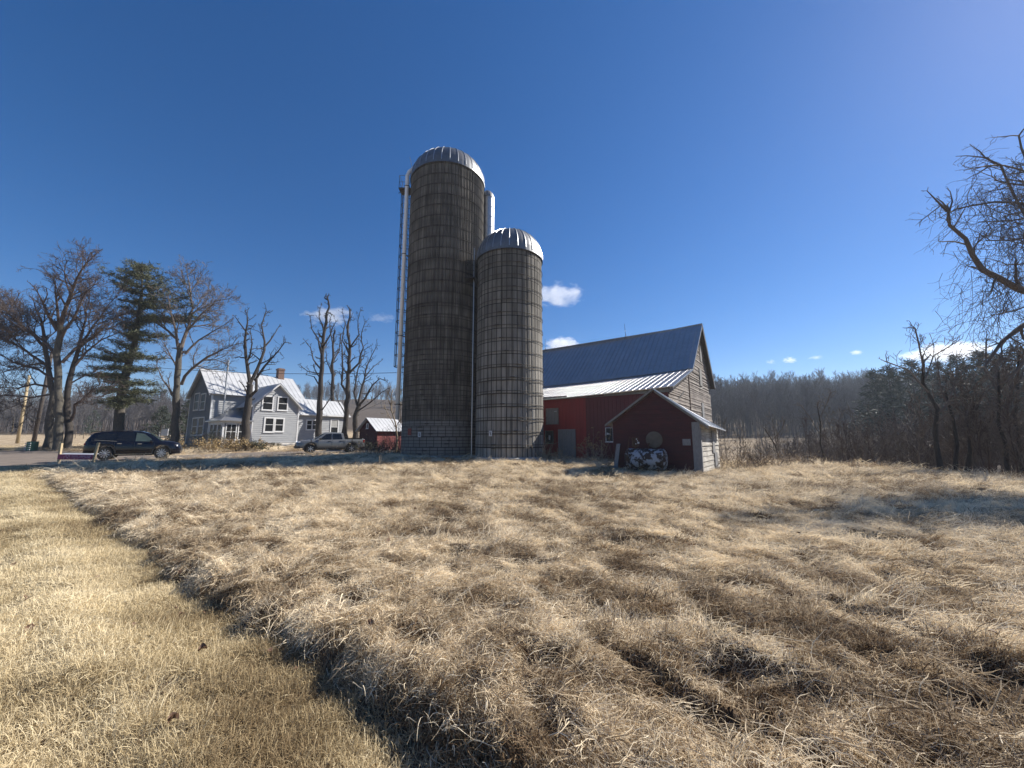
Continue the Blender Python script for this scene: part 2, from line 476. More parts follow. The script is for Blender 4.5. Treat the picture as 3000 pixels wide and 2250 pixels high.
def roof_mat(name, c1, c2, rough, metal):
    t = NT(name)
    n = t.noise(t.coord('Object', (1, 1, 1)), 0.7, 6, 0.7)
    n2 = t.noise(t.coord('Object', (3, 3, 0.4)), 2.5, 4, 0.6)
    c = t.ramp(n, [(0.3, c1), (0.7, c2)])
    c = t.mix(0.35, c, t.ramp(n2, [(0.35, (0.7, 0.68, 0.66)), (0.6, (1.05, 1.05, 1.05))]), 'MULTIPLY')
    t.base(c); t.set(Metallic=metal, Roughness=rough)
    return t.m
M['barn_roof'] = roof_mat('aged_roof_sheets', (0.46, 0.46, 0.46), (0.36, 0.36, 0.365), 0.3, 0.72)
M['house_roof'] = roof_mat('silvery_roof_sheets', (0.56, 0.565, 0.575), (0.44, 0.45, 0.46), 0.5, 0.2)

def board_mat(name, c1, c2, c3, along=(0.6, 0.6, 14)):
    """weathered horizontal boards: long streaks along the board, knots, grey and bleached patches"""
    t = NT(name)
    n1 = t.noise(t.coord('Object', along), 1.0, 6, 0.7)
    n2 = t.noise(t.coord('Object'), 0.9, 4)
    n3 = t.noise(t.coord('Object', (3, 3, 9)), 2.0, 5, 0.7)
    c = t.ramp(n1, [(0.3, c1), (0.5, c2), (0.7, c3)])
    c = t.mix(0.8, c, t.ramp(n2, [(0.35, (0.6, 0.57, 0.55)), (0.65, (1.2, 1.2, 1.18))]), 'MULTIPLY')
    c = t.mix(0.7, c, t.ramp(n3, [(0.3, (0.45, 0.42, 0.4)), (0.45, (1, 1, 1))]), 'MULTIPLY')
    t.base(c); t.set(Roughness=0.9)
    t.bump(n1, 0.4, 0.02)
    return t.m
M['barn_boards'] = board_mat('weathered_barn_boards', (0.07, 0.05, 0.042), (0.17, 0.14, 0.12), (0.32, 0.29, 0.26))
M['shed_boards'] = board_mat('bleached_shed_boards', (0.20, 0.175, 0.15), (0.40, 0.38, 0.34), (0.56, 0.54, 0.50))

def vert_red():
    t = NT('red_sheet_siding')
    n = t.noise(t.coord('Object', (1, 1, 0.5)), 0.8, 5)
    n2 = t.noise(t.coord('Object', (9, 9, 0.5)), 1.0, 3)
    c = t.ramp(n, [(0.3, (0.24, 0.008, 0.011)), (0.7, (0.18, 0.006, 0.009))])
    c = t.mix(0.5, c, t.ramp(n2, [(0.35, (0.7, 0.7, 0.7)), (0.6, (1.05, 1.05, 1.05))]), 'MULTIPLY')
    t.base(c); t.set(Roughness=0.6)
    return t.m
M['red_bright'] = vert_red()
M['red_sheet'] = simple('older_red_sheet', (0.105, 0.012, 0.017), (0.075, 0.010, 0.014), 1.3, 0.7, stretch=(4, 4, 0.5))

def tank_mat():
    t = NT('flaking_white_paint')
    n = t.noise(t.coord('Object', (1, 1, .7)), 3.6, 9, 0.7, 0.5)
    f = t.ramp(n, [(0.50, (0, 0, 0)), (0.515, (1, 1, 1))])
    t.base(t.mix(f, (0.028, 0.017, 0.013), (0.30, 0.325, 0.365)))
    t.set(Roughness=0.75); t.bump(f, 0.5, 0.01)
    return t.m
M['tank'] = tank_mat()

def ground_mat():
    t = NT('dead_grass_ground')
    v = t.coord('Object')
    rt = math.atan2(E1[1], E1[0])
    vs = t.coord('Object', (1, 1, 1), (0, 0, -rt))
    mp = t.n('ShaderNodeMapping'); mp.inputs['Scale'].default_value = (5, 16, 5); t.l(vs, mp.inputs[0])
    n0 = t.noise(v, 0.12, 4)
    n1 = t.noise(v, 1.1, 6, 0.65)
    n2 = t.noise(mp.outputs[0], 1.0, 6, 0.7)
    n3 = t.noise(mp.outputs[0], 3.0, 4, 0.7)
    c = t.ramp(n1, [(0.3, (0.26, 0.18, 0.11)), (0.5, (0.42, 0.33, 0.22)), (0.7, (0.56, 0.47, 0.34))])
    c = t.mix(0.75, c, t.ramp(n2, [(0.3, (0.55, 0.5, 0.45)), (0.55, (1, 1, 1)), (0.75, (1.25, 1.22, 1.18))]), 'MULTIPLY')
    c = t.mix(0.6, c, t.ramp(n3, [(0.3, (0.5, 0.47, 0.43)), (0.6, (1.1, 1.1, 1.1))]), 'MULTIPLY')
    # leaf litter under the woods: brown by distance from the field, stored as a vertex attribute
    as_ = t.n('ShaderNodeAttribute'); as_.attribute_name = 'soil'
    c = t.mix(as_.outputs['Fac'], c, t.ramp(n1, [(0.3, (0.085, 0.058, 0.038)), (0.7, (0.20, 0.145, 0.095))]))
    at_ = t.n('ShaderNodeAttribute'); at_.attribute_name = 'litter'
    lit = t.ramp(n1, [(0.3, (0.055, 0.043, 0.034)), (0.7, (0.125, 0.096, 0.072))])
    c = t.mix(at_.outputs['Fac'], c, lit)
    ag = t.n('ShaderNodeAttribute'); ag.attribute_name = 'gravel'
    gn = t.noise(v, 2.0, 8, 0.7)
    gr = t.ramp(gn, [(0.3, (0.13, 0.108, 0.088)), (0.7, (0.23, 0.19, 0.15))])
    c = t.mix(ag.outputs['Fac'], c, gr)
    t.base(c); t.set(Roughness=0.95); t.p.inputs['Specular IOR Level'].default_value = 0.1
    h = t.math('ADD', n2, n3)
    t.bump(h, 1.0, 0.05)
    return t.m
M['ground'] = ground_mat()

def grass_mat(name, pale, mid, brown):
    t = NT(name)
    a = t.n('ShaderNodeAttribute', attribute_type='INSTANCER'); a.attribute_name = 'tint'
    b = t.n('ShaderNodeAttribute'); b.attribute_name = 'blade'
    x = t.math('ADD', t.math('MULTIPLY', a.outputs['Fac'], 0.72), t.math('MULTIPLY', b.outputs['Fac'], 0.36))
    t.base(t.ramp(x, [(0.12, brown), (0.5, mid), (0.9, pale)]))
    t.set(Roughness=0.7); t.p.inputs['Specular IOR Level'].default_value = 0.12
    tr = t.n('ShaderNodeBsdfTranslucent'); t.l(t.p.inputs['Base Color'].links[0].from_socket, tr.inputs[0])
    mx = t.n('ShaderNodeMixShader'); mx.inputs[0].default_value = 0.3
    t.l(t.p.outputs[0], mx.inputs[1]); t.l(tr.outputs[0], mx.inputs[2]); t.l(mx.outputs[0], t.out.inputs['Surface'])
    return t.m
M['grass'] = grass_mat('matted_dead_grass', (0.88, 0.76, 0.56), (0.56, 0.445, 0.295), (0.15, 0.095, 0.052))
M['verge'] = grass_mat('short_dead_grass', (0.80, 0.69, 0.47), (0.52, 0.42, 0.25), (0.25, 0.18, 0.10))

# ------------------------------------------------------------------ ground
def axis(parts):
    out = []
    for a, b, s0, s1 in parts:      # from a to b with step growing s0 -> s1
        x = a
        while x < b - 1e-6:
            out.append(x)
            x += s0 + (s1 - s0) * (x - a) / (b - a)
    return out
pos = axis([(0, 5, .035, .04), (5, 12, .04, .10), (12, 34, .10, .22), (34, 90, .25, 2.0), (90, 600, 2, 40)]) + [600, 700]
xs = np.array([-v for v in reversed(pos[1:])] + pos)
ys = np.array([-60, -30, -15, -8, -4, -2, -1] + axis([(-.5, 1, .1, .06), (1, 7, .035, .045), (7, 14, .045, .08), (14, 40, .08, .2), (40, 90, .25, 1.5), (90, 600, 1.5, 40)]) + [600, 700])
X, Y = np.meshgrid(xs, ys)
Z = zg(X.ravel(), Y.ravel())
nx, ny = len(xs), len(ys)
V = np.stack([X.ravel(), Y.ravel(), Z], 1).astype(np.float32)
i = np.arange(ny - 1)[:, None] * nx + np.arange(nx - 1)[None, :]
Fq = np.stack([i, i + 1, i + nx + 1, i + nx], -1).reshape(-1, 4)
me = bpy.data.meshes.new('field_ground')
me.vertices.add(len(V)); me.vertices.foreach_set('co', V.ravel())
me.loops.add(Fq.size); me.loops.foreach_set('vertex_index', Fq.ravel().astype(np.int32))
me.polygons.add(len(Fq)); me.polygons.foreach_set('loop_start', np.arange(0, Fq.size, 4, dtype=np.int32))
me.polygons.foreach_set('use_smooth', np.ones(len(Fq), bool))
me.update(calc_edges=True); me.validate()
xx, yy = X.ravel(), Y.ravel()
lit = np.maximum(sm(xx, 21.5, 27) * sm(yy, 3, 9) * (1 - 0.55 * sm(yy, 45, 60) * (1 - sm(yy, 95, 115))), sm(yy, 27, 34) * sm(xx, 8, 14) * (1 - 0.6 * sm(yy, 48, 60) * (1 - sm(yy, 92, 110))))
lit = np.maximum(lit, sm(xx / np.maximum(yy, 1), .50, .72) * sm(xx, 21.5, 25) * sm(yy, 3, 9))
lit = np.maximum(lit, sm(yy, 84, 100) * (1 - sm(xx, -75, -55)) )
lit = np.maximum(lit, sm(yy, 90, 130))
al = me.attributes.new('litter', 'FLOAT', 'POINT'); al.data.foreach_set('value', lit.astype(np.float32))
ag = me.attributes.new('gravel', 'FLOAT', 'POINT'); ag.data.foreach_set('value', (drive_mask(xx, yy)).astype(np.float32))
a3 = me.attributes.new('soil', 'FLOAT', 'POINT'); a3.data.foreach_set('value', (1 - sm(np.sqrt(xx * xx + yy * yy), 14, 30)).astype(np.float32))
me.materials.append(M['ground'])
ground = bpy.data.objects.new('field_ground', me); COL.objects.link(ground)
prop(ground, 'rough field of matted dead grass with a roadside ditch', None, None, 'structure')

# gravel drive as its own sheet just above the worn ground
dx = np.arange(-66, 4, 0.22); dy = np.arange(8, 60, 0.22)
DX, DY = np.meshgrid(dx, dy)
dmv = drive_mask(DX, DY)
DZ = zg(DX.ravel(), DY.ravel()).reshape(DX.shape) + 0.028 + 0.02 * (vn(DX * 1.3, DY * 1.3, 77) - 0.5)
ok = dmv > 0.5
m_ = MB(); idx = {}
for r_ in range(ok.shape[0] - 1):
    row = np.nonzero(ok[r_, :-1] & ok[r_ + 1, :-1] & ok[r_, 1:] & ok[r_ + 1, 1:])[0]
    for c_ in row:
        q = []
        for (rr, cc) in ((r_, c_), (r_, c_ + 1), (r_ + 1, c_ + 1), (r_ + 1, c_)):
            k = idx.get((rr, cc))
            if k is None:
                k = idx[(rr, cc)] = len(m_.v); m_.v.append((float(DX[rr, cc]), float(DY[rr, cc]), float(DZ[rr, cc])))
            q.append(k)
        m_.f.append(tuple(q))
m_.build('driveway', M['gravel'], smooth=True, kind='structure', label='brown gravel drive in front of the house')

# ------------------------------------------------------------------ grass
def blade_mesh(name, n, kind, seed, mat_):
    r = random.Random(seed); v = []; f = []; tint = []
    for _ in range(n):
        if kind == 'laid':
            L = r.uniform(0.07, 0.20); az = r.gauss(0, 0.55); w = r.uniform(0.0026, 0.0052)
            h = r.uniform(0.006, 0.032); x0, y0 = r.uniform(-.18, .10), r.gauss(0, .12)
            segs = 4; bend = r.gauss(0, 0.5)
        elif kind == 'tussock':
            L = r.uniform(0.06, 0.15); az = r.gauss(0, 1.1); w = r.uniform(0.0025, 0.005)
            h = r.uniform(0.02, 0.06); x0, y0 = r.gauss(0, .08), r.gauss(0, .08)
            segs = 4; bend = r.gauss(0, 0.7)
        elif kind == 'straw':
            L = r.uniform(0.22, 0.45); az = r.gauss(0, 0.9); w = r.uniform(0.003, 0.005)
            h = r.uniform(0.03, 0.13); x0, y0 = r.uniform(-.25, .1), r.gauss(0, .15)
            segs = 4; bend = r.gauss(0, 0.6)
        else:
            L = r.uniform(0.05, 0.15); az = r.uniform(0, 6.283); w = r.uniform(0.0020, 0.0038)
            h = L * r.uniform(0.15, 0.8); x0, y0 = r.uniform(-.13, .13), r.uniform(-.13, .13)
            segs = 3; bend = r.gauss(0, 0.7)
        b = len(v); cx, cy = x0, y0; a = az; tv = r.random()
        tw = r.uniform(-0.6, 0.6)
        for k in range(segs + 1):
            t = k / segs
            if kind == 'short': z = h * math.sin(t * 1.5) ** 0.8 if t > 0 else -0.01
            else: z = h * math.sin(min(t * 1.35, 1.0) * math.pi * 0.72) + 0.004 - (0.02 if k == 0 else 0)
            ww = w * (1 - 0.75 * t * t)
            nxx, nyy = -math.sin(a), math.cos(a)
            v.append((cx + nxx * ww / 2, cy + nyy * ww / 2, z + tw * ww)); v.append((cx - nxx * ww / 2, cy - nyy * ww / 2, z - tw * ww)); tint += [tv, tv]
            hl = L / segs * (1.0 if kind != 'short' else max(0.25, 1 - h / L))
            cx += math.cos(a) * hl; cy += math.sin(a) * hl; a += bend / segs
            if k: f.append((b + 2 * k - 2, b + 2 * k - 1, b + 2 * k + 1, b + 2 * k))
    me = bpy.data.meshes.new(name); me.from_pydata(v, [], f)
    at_ = me.attributes.new('blade', 'FLOAT', 'POINT'); at_.data.foreach_set('value', tint)
    me.materials.append(mat_)
    return me

def scatter(name, label, meshes, pts, rots, scl, idx, tint, kind='stuff', category=None):
    """one object whose geometry nodes place the meshes on the given points"""
    srcs = []
    src_col = bpy.data.collections.new(name + '_source')
    for k, m in enumerate(meshes):
        o = bpy.data.objects.new('%s_%02d' % (name + '_source', k), m); src_col.objects.link(o)
    me = bpy.data.meshes.new(name)
    me.vertices.add(len(pts)); me.vertices.foreach_set('co', np.asarray(pts, np.float32).ravel())
    def attr(nm, typ, arr, key='value'):
        a = me.attributes.new(nm, typ, 'POINT'); a.data.foreach_set(key, arr.ravel())
    attr('rot', 'FLOAT_VECTOR', np.asarray(rots, np.float32), 'vector')
    attr('scl', 'FLOAT_VECTOR', np.asarray(scl, np.float32), 'vector')
    attr('idx', 'INT', np.asarray(idx, np.int32))
    attr('tint', 'FLOAT', np.asarray(tint, np.float32))
    ob = bpy.data.objects.new(name, me); COL.objects.link(ob)
    ng = bpy.data.node_groups.new(name, 'GeometryNodeTree')
    ng.interface.new_socket('Geometry', in_out='INPUT', socket_type='NodeSocketGeometry')
    ng.interface.new_socket('Geometry', in_out='OUTPUT', socket_type='NodeSocketGeometry')
    gi = ng.nodes.new('NodeGroupInput'); go = ng.nodes.new('NodeGroupOutput')
    ci = ng.nodes.new('GeometryNodeCollectionInfo'); ci.inputs['Collection'].default_value = src_col
    ci.inputs['Separate Children'].default_value = True; ci.inputs['Reset Children'].default_value = True
    ip = ng.nodes.new('GeometryNodeInstanceOnPoints'); ip.inputs['Pick Instance'].default_value = True
    def na(nm, dt):
        n = ng.nodes.new('GeometryNodeInputNamedAttribute'); n.data_type = dt; n.inputs['Name'].default_value = nm; return n.outputs['Attribute']
    e2r = ng.nodes.new('FunctionNodeEulerToRotation')
    ng.links.new(na('rot', 'FLOAT_VECTOR'), e2r.inputs[0])
    ng.links.new(gi.outputs[0], ip.inputs['Points']); ng.links.new(ci.outputs[0], ip.inputs['Instance'])
    ng.links.new(na('idx', 'INT'), ip.inputs['Instance Index']); ng.links.new(e2r.outputs[0], ip.inputs['Rotation'])
    ng.links.new(na('scl', 'FLOAT_VECTOR'), ip.inputs['Scale'])
    ng.links.new(ip.outputs[0], go.inputs[0])
    md = ob.modifiers.new('scatter', 'NODES'); md.node_group = ng
    prop(ob, label, category, None, kind)
    return ob

rg = np.random.default_rng(5)
def ground_normal(x, y):
    e = 0.08
    gx = (zg(x + e, y) - zg(x - e, y)) / (2 * e); gy = (zg(x, y + e) - zg(x, y - e)) / (2 * e)
    return gx, gy

def fan_points(r0, r1, dens, half=R(62)):
    A = half * (r1 * r1 - r0 * r0)
    n = int(A * dens)
    r = np.sqrt(rg.uniform(r0 * r0, r1 * r1, n)); t = rg.uniform(-half, half, n)
    return r * np.sin(t), r * np.cos(t)

bands = [(1.2, 3.5, 240, .9), (3.5, 6, 190, .95), (6, 10, 130, 1.05), (10, 16, 75, 1.3), (16, 26, 32, 1.7), (26, 40, 9, 2.5), (40, 75, 2.0, 4.2)]
GX, GY, GS = [], [], []
for r0, r1, dn, s_ in bands:
    x, y = fan_points(r0, r1, dn)
    GX.append(x); GY.append(y); GS.append(np.full(len(x), s_))
GX = np.concatenate(GX); GY = np.concatenate(GY); GS = np.concatenate(GS)
a_ = GX * E1[0] + GY * E1[1]; b_ = GX * E2[0] + GY * E2[1]
onfield = (b_ > bankline(a_) + 0.02)
keep = (drive_mask(GX, GY) < 0.25)
# footprints of the buildings, and the lowland, stay free of grass
foot = ((a_ > -26.6) & (a_ < -6.7) & (b_ > 25.9) & (b_ < 41)) | ((a_ > -7.8) & (a_ < -3.6) & (b_ > 18.8) & (b_ < 26))
foot |= ((GX + 5.5) ** 2 + (GY - 30.5) ** 2 < 9.3) | ((GX + .2) ** 2 + (GY - 28) ** 2 < 6)
foot |= ((a_ > -64) & (a_ < -49.7) & (b_ > 14.6) & (b_ < 29)) | ((a_ > -36.5) & (a_ < -33.4) & (b_ > 22.5) & (b_ < 25))
keep &= ~foot & ~((GX > 27)) & ~((GX > 14) & (GY > 33))
thin = (GX > 20.5) | ((GX > 11) & (GY > 26))
keep &= ~(onfield & (rg.random(len(GX)) < 0.8 * hollows(GX, GY)))
keep &= ~(thin & (rg.random(len(GX)) < 0.4))
def emit(sel, name, label, mats, kinds, weights, tint_f, flow_jit, base_az, zs):
    x, y, s_ = GX[sel], GY[sel], GS[sel]
    n = len(x); z = zg(x, y)
    gx, gy = ground_normal(x, y)
    lx = np.clip(gx, -.9, .9); ly = np.clip(gy, -.9, .9)
    flow = base_az + (vn(x * 0.32, y * 0.32, 41) - 0.5) * flow_jit + (vn(x * 1.1, y * 1.1, 42) - 0.5) * flow_jit * 0.8 + rg.normal(0, 0.42, n)
    # roll/pitch so that the tuft lies on the slope: rotate normal (0,0,1) to (-gx,-gy,1)
    pitch = -np.arctan(lx * np.cos(flow) + ly * np.sin(flow))
    roll = np.arctan(-lx * np.sin(flow) + ly * np.cos(flow))
    rots = np.stack([roll, pitch, flow], 1)
    sc = s_ * rg.uniform(0.8, 1.25, n)
    scl = np.stack([sc, sc, sc ** 0.45 * zs], 1)
    idx = rg.choice(len(mats), n, p=weights)
    scatter(name, label, mats, np.stack([x, y, z - 0.004], 1), rots, scl, idx, tint_f(x, y, n))

def field_tint(x, y, n):
    a = x * E1[0] + y * E1[1]; b = x * E2[0] + y * E2[1]
    wa = a + 0.9 * (vn(a * 0.8, b * 0.8, 54) - 0.5); wb_ = b + 0.7 * (vn(a * 0.8, b * 0.8, 55) - 0.5)
    t = 0.68 + 0.8 * (vn(wa * 0.4, wb_ * 0.9, 51) - 0.5) + 1.7 * (vn(wa * 1.5, wb_ * 4.6, 52) - 0.5) + 1.6 * (vn(wa * 4.2, wb_ * 9.0, 53) - 0.5)
    return np.clip(t + rg.normal(0, 0.20, n), 0, 1)
def verge_tint(x, y, n):
    t = 0.5 * vn(x * 0.7, y * 0.7, 61) + 0.5 * vn(x * 2.5, y * 2.5, 62)
    d_ = np.exp(-((x * E2[0] + y * E2[1] - 1.15) / 0.5) ** 2)
    return np.clip((t - 0.5) * 1.7 + 0.64 + 0.16 * np.exp(-((x * E2[0] + y * E2[1] - 0.67) / 0.2) ** 2) - 0.17 * d_ * vn(x * 1.7, y * 1.7, 63) * 1.6 + rg.normal(0, 0.14, n), 0, 1)

near_verge = ~onfield
laid = [blade_mesh('laid_grass', 70, 'laid', k, M['grass']) for k in range(5)] + [blade_mesh('tussock_grass', 60, 'tussock', 20 + k, M['grass']) for k in range(3)] + [blade_mesh('short_field_grass', 80, 'short', 30 + k, M['grass']) for k in range(4)] + [blade_mesh('loose_straw', 9, 'straw', 70 + k, M['grass']) for k in range(2)]
laid_v = [blade_mesh('mown_grass', 80, 'short', 40 + k, M['verge']) for k in range(4)] + [blade_mesh('laid_verge_grass', 45, 'laid', 50 + k, M['verge']) for k in range(2)]
FLOW = math.atan2(E1[1], E1[0])
emit(keep & onfield, 'field_grass', 'pale matted dead grass lying over in swirls across the field', laid, 5, [.08] * 5 + [.07] * 3 + [.08] * 4 + [.035] * 2, field_tint, 2.6, FLOW, 1.0)
emit(keep & near_verge, 'verge_grass', 'short dry straw grass on the roadside verge left of the ditch bank', laid_v, 4, [.19] * 4 + [.12] * 2, verge_tint, 5.0, FLOW, 1.0)

# curled dead leaves blown over the verge and the field
def leaf_mesh(seed):
    r = random.Random(seed); v = []; f = []
    L = .05; W = .032; cu = r.uniform(.3, .9)
    for i in range(5):
        t = i / 4
        for j in (-1, 0, 1):
            w = W * math.sin(math.pi * min(.98, t * .9 + .08)) * (1 + .25 * r.uniform(-1, 1))
            v.append((L * (t - .5), w * j, .012 + cu * .03 * abs(j) + .02 * math.sin(t * 3) * cu))
    for i in range(4):
        for j in range(2):
            a = i * 3 + j; f.append((a, a + 1, a + 4, a + 3))
    me = bpy.data.meshes.new('dead_leaf'); me.from_pydata(v, [], f); me.materials.append(simple('brown_leaf_%d' % seed, (.15, .08, .042), (.09, .05, .03), 20, .7)); return me
n = 130
lx_, ly_ = fan_points(2.4, 11, n / (R(62) * (121 - 2.56)))
lz_ = zg(lx_, ly_) + .035
nn = len(lx_)
scatter('fallen_leaves', 'scattered curled brown leaves lying on the dead grass', [leaf_mesh(1), leaf_mesh(2)], np.stack([lx_, ly_, lz_], 1), np.stack([rg.normal(0, .4, nn), rg.normal(0, .4, nn), rg.uniform(0, 6.28, nn)], 1), np.repeat(rg.uniform(.6, 1.2, nn)[:, None], 3, 1), rg.integers(0, 2, nn), rg.random(nn))
# ------------------------------------------------------------------ building helpers
def clip_band(poly, z0, z1):
    """poly: list of (s, z); keep z0 <= z <= z1"""
    def cl(pl, z, above):
        out = []
        for i in range(len(pl)):
            p, q = pl[i], pl[(i + 1) % len(pl)]
            pin = (p[1] >= z) if above else (p[1] <= z)
            qin = (q[1] >= z) if above else (q[1] <= z)
            if pin: out.append(p)
            if pin != qin:
                t = (z - p[1]) / (q[1] - p[1]); out.append((p[0] + (q[0] - p[0]) * t, z))
        return out
    pl = cl(poly, z0, True)
    return cl(pl, z1, False) if len(pl) >= 3 else []

def clap(mb, poly, o, d, n, bh=0.2, t=0.02, jit=0.0, seed=1):
    """horizontal lapped boards over the polygon (s, z); o origin, d direction along s, n outward"""
    r = random.Random(seed)
    o, d, n = Vector(o), Vector((d[0], d[1], 0)), Vector((n[0], n[1], 0))
    z = min(p[1] for p in poly); top = max(p[1] for p in poly)
    while z < top - 1e-4:
        h = bh * (1 + jit * r.uniform(-1, 1)); z1 = min(z + h, top)
        pl = clip_band(poly, z, z1)
        if len(pl) >= 3:
            tt = t * (1 + jit * 2 * r.uniform(-0.5, 1.5)); tilt = jit * r.uniform(-1, 1) * 0.06
            smin = min(p[0] for p in pl)
            off = lambda p: n * (tt * (z1 - p[1]) / h + 0.002)
            vs = [o + d * p[0] + Vector((0, 0, p[1] + tilt * (p[0] - smin) * 0.25)) + off(p) for p in pl]
            a = (vs[1] - vs[0]).cross(vs[2] - vs[1])
            if a.dot(n) < 0: vs = vs[::-1]
            mb.add(vs, [tuple(range(len(vs)))])
            lowp = sorted([p for p in pl if abs(p[1] - z) < 1e-5])
            if len(lowp) >= 2:
                a0, a1 = lowp[0], lowp[-1]
                A = o + d * a0[0] + Vector((0, 0, z)); B = o + d * a1[0] + Vector((0, 0, z + tilt * (a1[0] - smin) * 0.25))
                mb.quad(A + n * -0.02, B + n * -0.02, B + off(a1), A + off(a0))
        z = z1
    return mb

def wall_solid(mb, poly, o, d, n, th=0.15):
    """a solid backing slab behind the boards"""
    d3, n3 = Vector((d[0], d[1], 0)), Vector((n[0], n[1], 0))
    mb.prism([Vector(o) + d3 * p[0] + Vector((0, 0, p[1])) - n3 * 0.012 for p in poly], -n3 * th)
    return mb

def slab_roof(mb, A, B, C, D, th=0.06, rib=0.0, rh=0.03, rw=0.035):
    """A-B lower edge, D-C upper edge; ribs run from lower to upper edge"""
    A, B, C, D = map(Vector, (A, B, C, D))
    n = (B - A).cross(D - A).normalized()
    if n.z < 0: n = -n
    mb.prism([A, B, C, D], -n * th)
    if rib:
        L = (B - A).length; k = max(1, int(L / rib))
        for i in range(k + 1):
            t = i / k
            p, q = A.lerp(B, t), D.lerp(C, t)
            e = (B - A).normalized() * rw
            mb.box(p - e / 2 + n * 0.001 + (q - p).normalized() * 0.005, e, (q - p) * 0.995, n * rh)
    return mb

def window(parent, tl, w, h, d, n, trim=0.13, name='window', mt=None, sash=True, muntin=False, glass=None, blind=False, depth=0.07):
    """window standing proud of the wall: tl = top left corner of the trim, d along the wall, n outward"""
    mt = mt or M['white_trim']; glass = glass or M['glass']
    d, n, z = Vector((d[0], d[1], 0)), Vector((n[0], n[1], 0)), Vector((0, 0, 1))
    o = Vector(tl) - z * h + n * 0.02
    m = MB()
    m.box(o, d * w, z * trim * 0.8, n * depth)
    m.box(o + z * (h - trim), d * w, z * trim, n * depth)
    m.box(o + z * trim * 0.8, d * trim, z * (h - trim * 1.8), n * (depth - .003))
    m.box(o + z * trim * 0.8 + d * (w - trim), d * trim, z * (h - trim * 1.8), n * (depth - .003))
    if sash:
        m.box(o + d * trim + z * (h * 0.5 - 0.03), d * (w - 2 * trim), z * 0.06, n * (depth * .7))
    if muntin:
        m.box(o + d * (w * 0.5 - 0.02) + z * trim * 0.8, d * 0.04, z * (h - trim * 1.8), n * (depth * .6))
    # slim sill
    m.box(o - d * 0.04 - z * 0.05, d * (w + 0.08), z * 0.048, n * (depth + 0.03))
    fr = m.build('window', mt, parent)
    g = MB(); g.box(o + d * trim * 0.9 + z * trim * 0.7 + n * 0.001, d * (w - 1.8 * trim), z * (h - 1.6 * trim), n * depth * 0.3)
    g.build('pane', glass, fr)
    if blind:
        b = MB(); b.box(o + d * (trim + .02) + z * (h * 0.52) + n * depth * 0.34, d * (w - 2 * trim - .04), z * (h * 0.48 - trim - .01), n * 0.006)
        b.build('blind', M['curtain'], fr)
    return fr

ME1 = (-E1[0], -E1[1]); ME2 = (-E2[0], -E2[1])
V3 = lambda t, z=0.0: Vector((t[0], t[1], z))

# ------------------------------------------------------------------ silos
def silo(name, label, cx, cy, r, h, dome_h, mat_, nst, corr, hoops, ngore, zb):
    t = thing(name, label, 'silo', (cx, cy, zb))
    ORG[t] = Vector((cx, cy, zb))
    m = MB()
    if corr:
        per = 2; N = nst * per * 2
        prof = []
        rr = []
        for k in range(N):
            ph = k % (per * 2)
            rr.append(r + (-0.012 if (k % 2 == 0) else 0.038) - (0.02 if ph in (0,) else 0))
    else:
        N = nst * 4
        rr = [r - (0.022 if k % 4 == 0 else 0.0) for k in range(N)]
    c0 = m.v
    zl = [-.6, h] if not corr else [-.6, 2.7, 2.72, h]
    for zi, z in enumerate(zl):
        for k in range(N):
            an = 2 * math.pi * k / N + math.pi / nst * 0
            q = rr[k] if not (corr and zi < 2) else r + 0.012
            m.v.append((cx + q * math.cos(an), cy + q * math.sin(an), zb + z))
    for i in range(len(zl) - 1):
        for k in range(N):
            k2 = (k + 1) % N
            m.f.append((i * N + k, i * N + k2, (i + 1) * N + k2, (i + 1) * N + k))
    w = m.build('stave_wall', mat_, t)
    # dome
    d = MB(); prof = []
    for i in range(13):
        a = i / 12 * math.pi / 2
        prof.append(((r + 0.09) * math.cos(a) ** 0.92 if i < 12 else 0.02, zb + h + 0.02 + dome_h * math.sin(a)))
    prof = [(r + 0.10, zb + h - 0.14)] + prof
    d.lathe([(p[0], p[1] - zb) for p in prof], (cx, cy, zb), n=ngore * 2)
    dm = d.build('dome', M['dome'], t, smooth=False)
    rb = MB()
    for k in range(ngore):
        an = 2 * math.pi * (k + 0.5) / ngore
        pts = [Vector((cx + (p[0] + 0.012) * math.cos(an), cy + (p[0] + 0.012) * math.sin(an), p[1] + 0.012)) for p in prof[1:]]
        rb.tube(pts, 0.024, 4, cap=False)
    rb.lathe([(0.3, 0), (0.3, 0.12), (0.02, 0.16)], (cx, cy, zb + h + dome_h - 0.02), 12)
    rb.build('rib', M['steel'], dm)
    rr_ = random.Random(nst)
    hm = MB()
    N2 = 72
    hm.tube([(cx + (r + 0.045) * math.cos(2 * math.pi * k / N2), cy + (r + 0.045) * math.sin(2 * math.pi * k / N2), zb) for k in range(N2 + 1)], 0.018, 5, cap=False)
    for k in range(3):
        an = 2.1 * k
        hm.tube([(cx + (r + 0.075) * math.cos(an + j * 0.11 / r), cy + (r + 0.075) * math.sin(an + j * 0.11 / r), zb) for j in (-1.3, 0, 1.3)], 0.04, 5)
    h0 = hm.build('hoop', M['dark_iron'], t)
    for i, z in enumerate(hoops):
        o = h0 if i == 0 else h0.copy()
        if i: COL.objects.link(o); o.parent = t
        o.location = (0, 0, z); o.rotation_euler = (0, 0, -1.57 + 0.35 * math.sin(i * 0.8) - rr_.choice([0, 0, .12]))
    return t

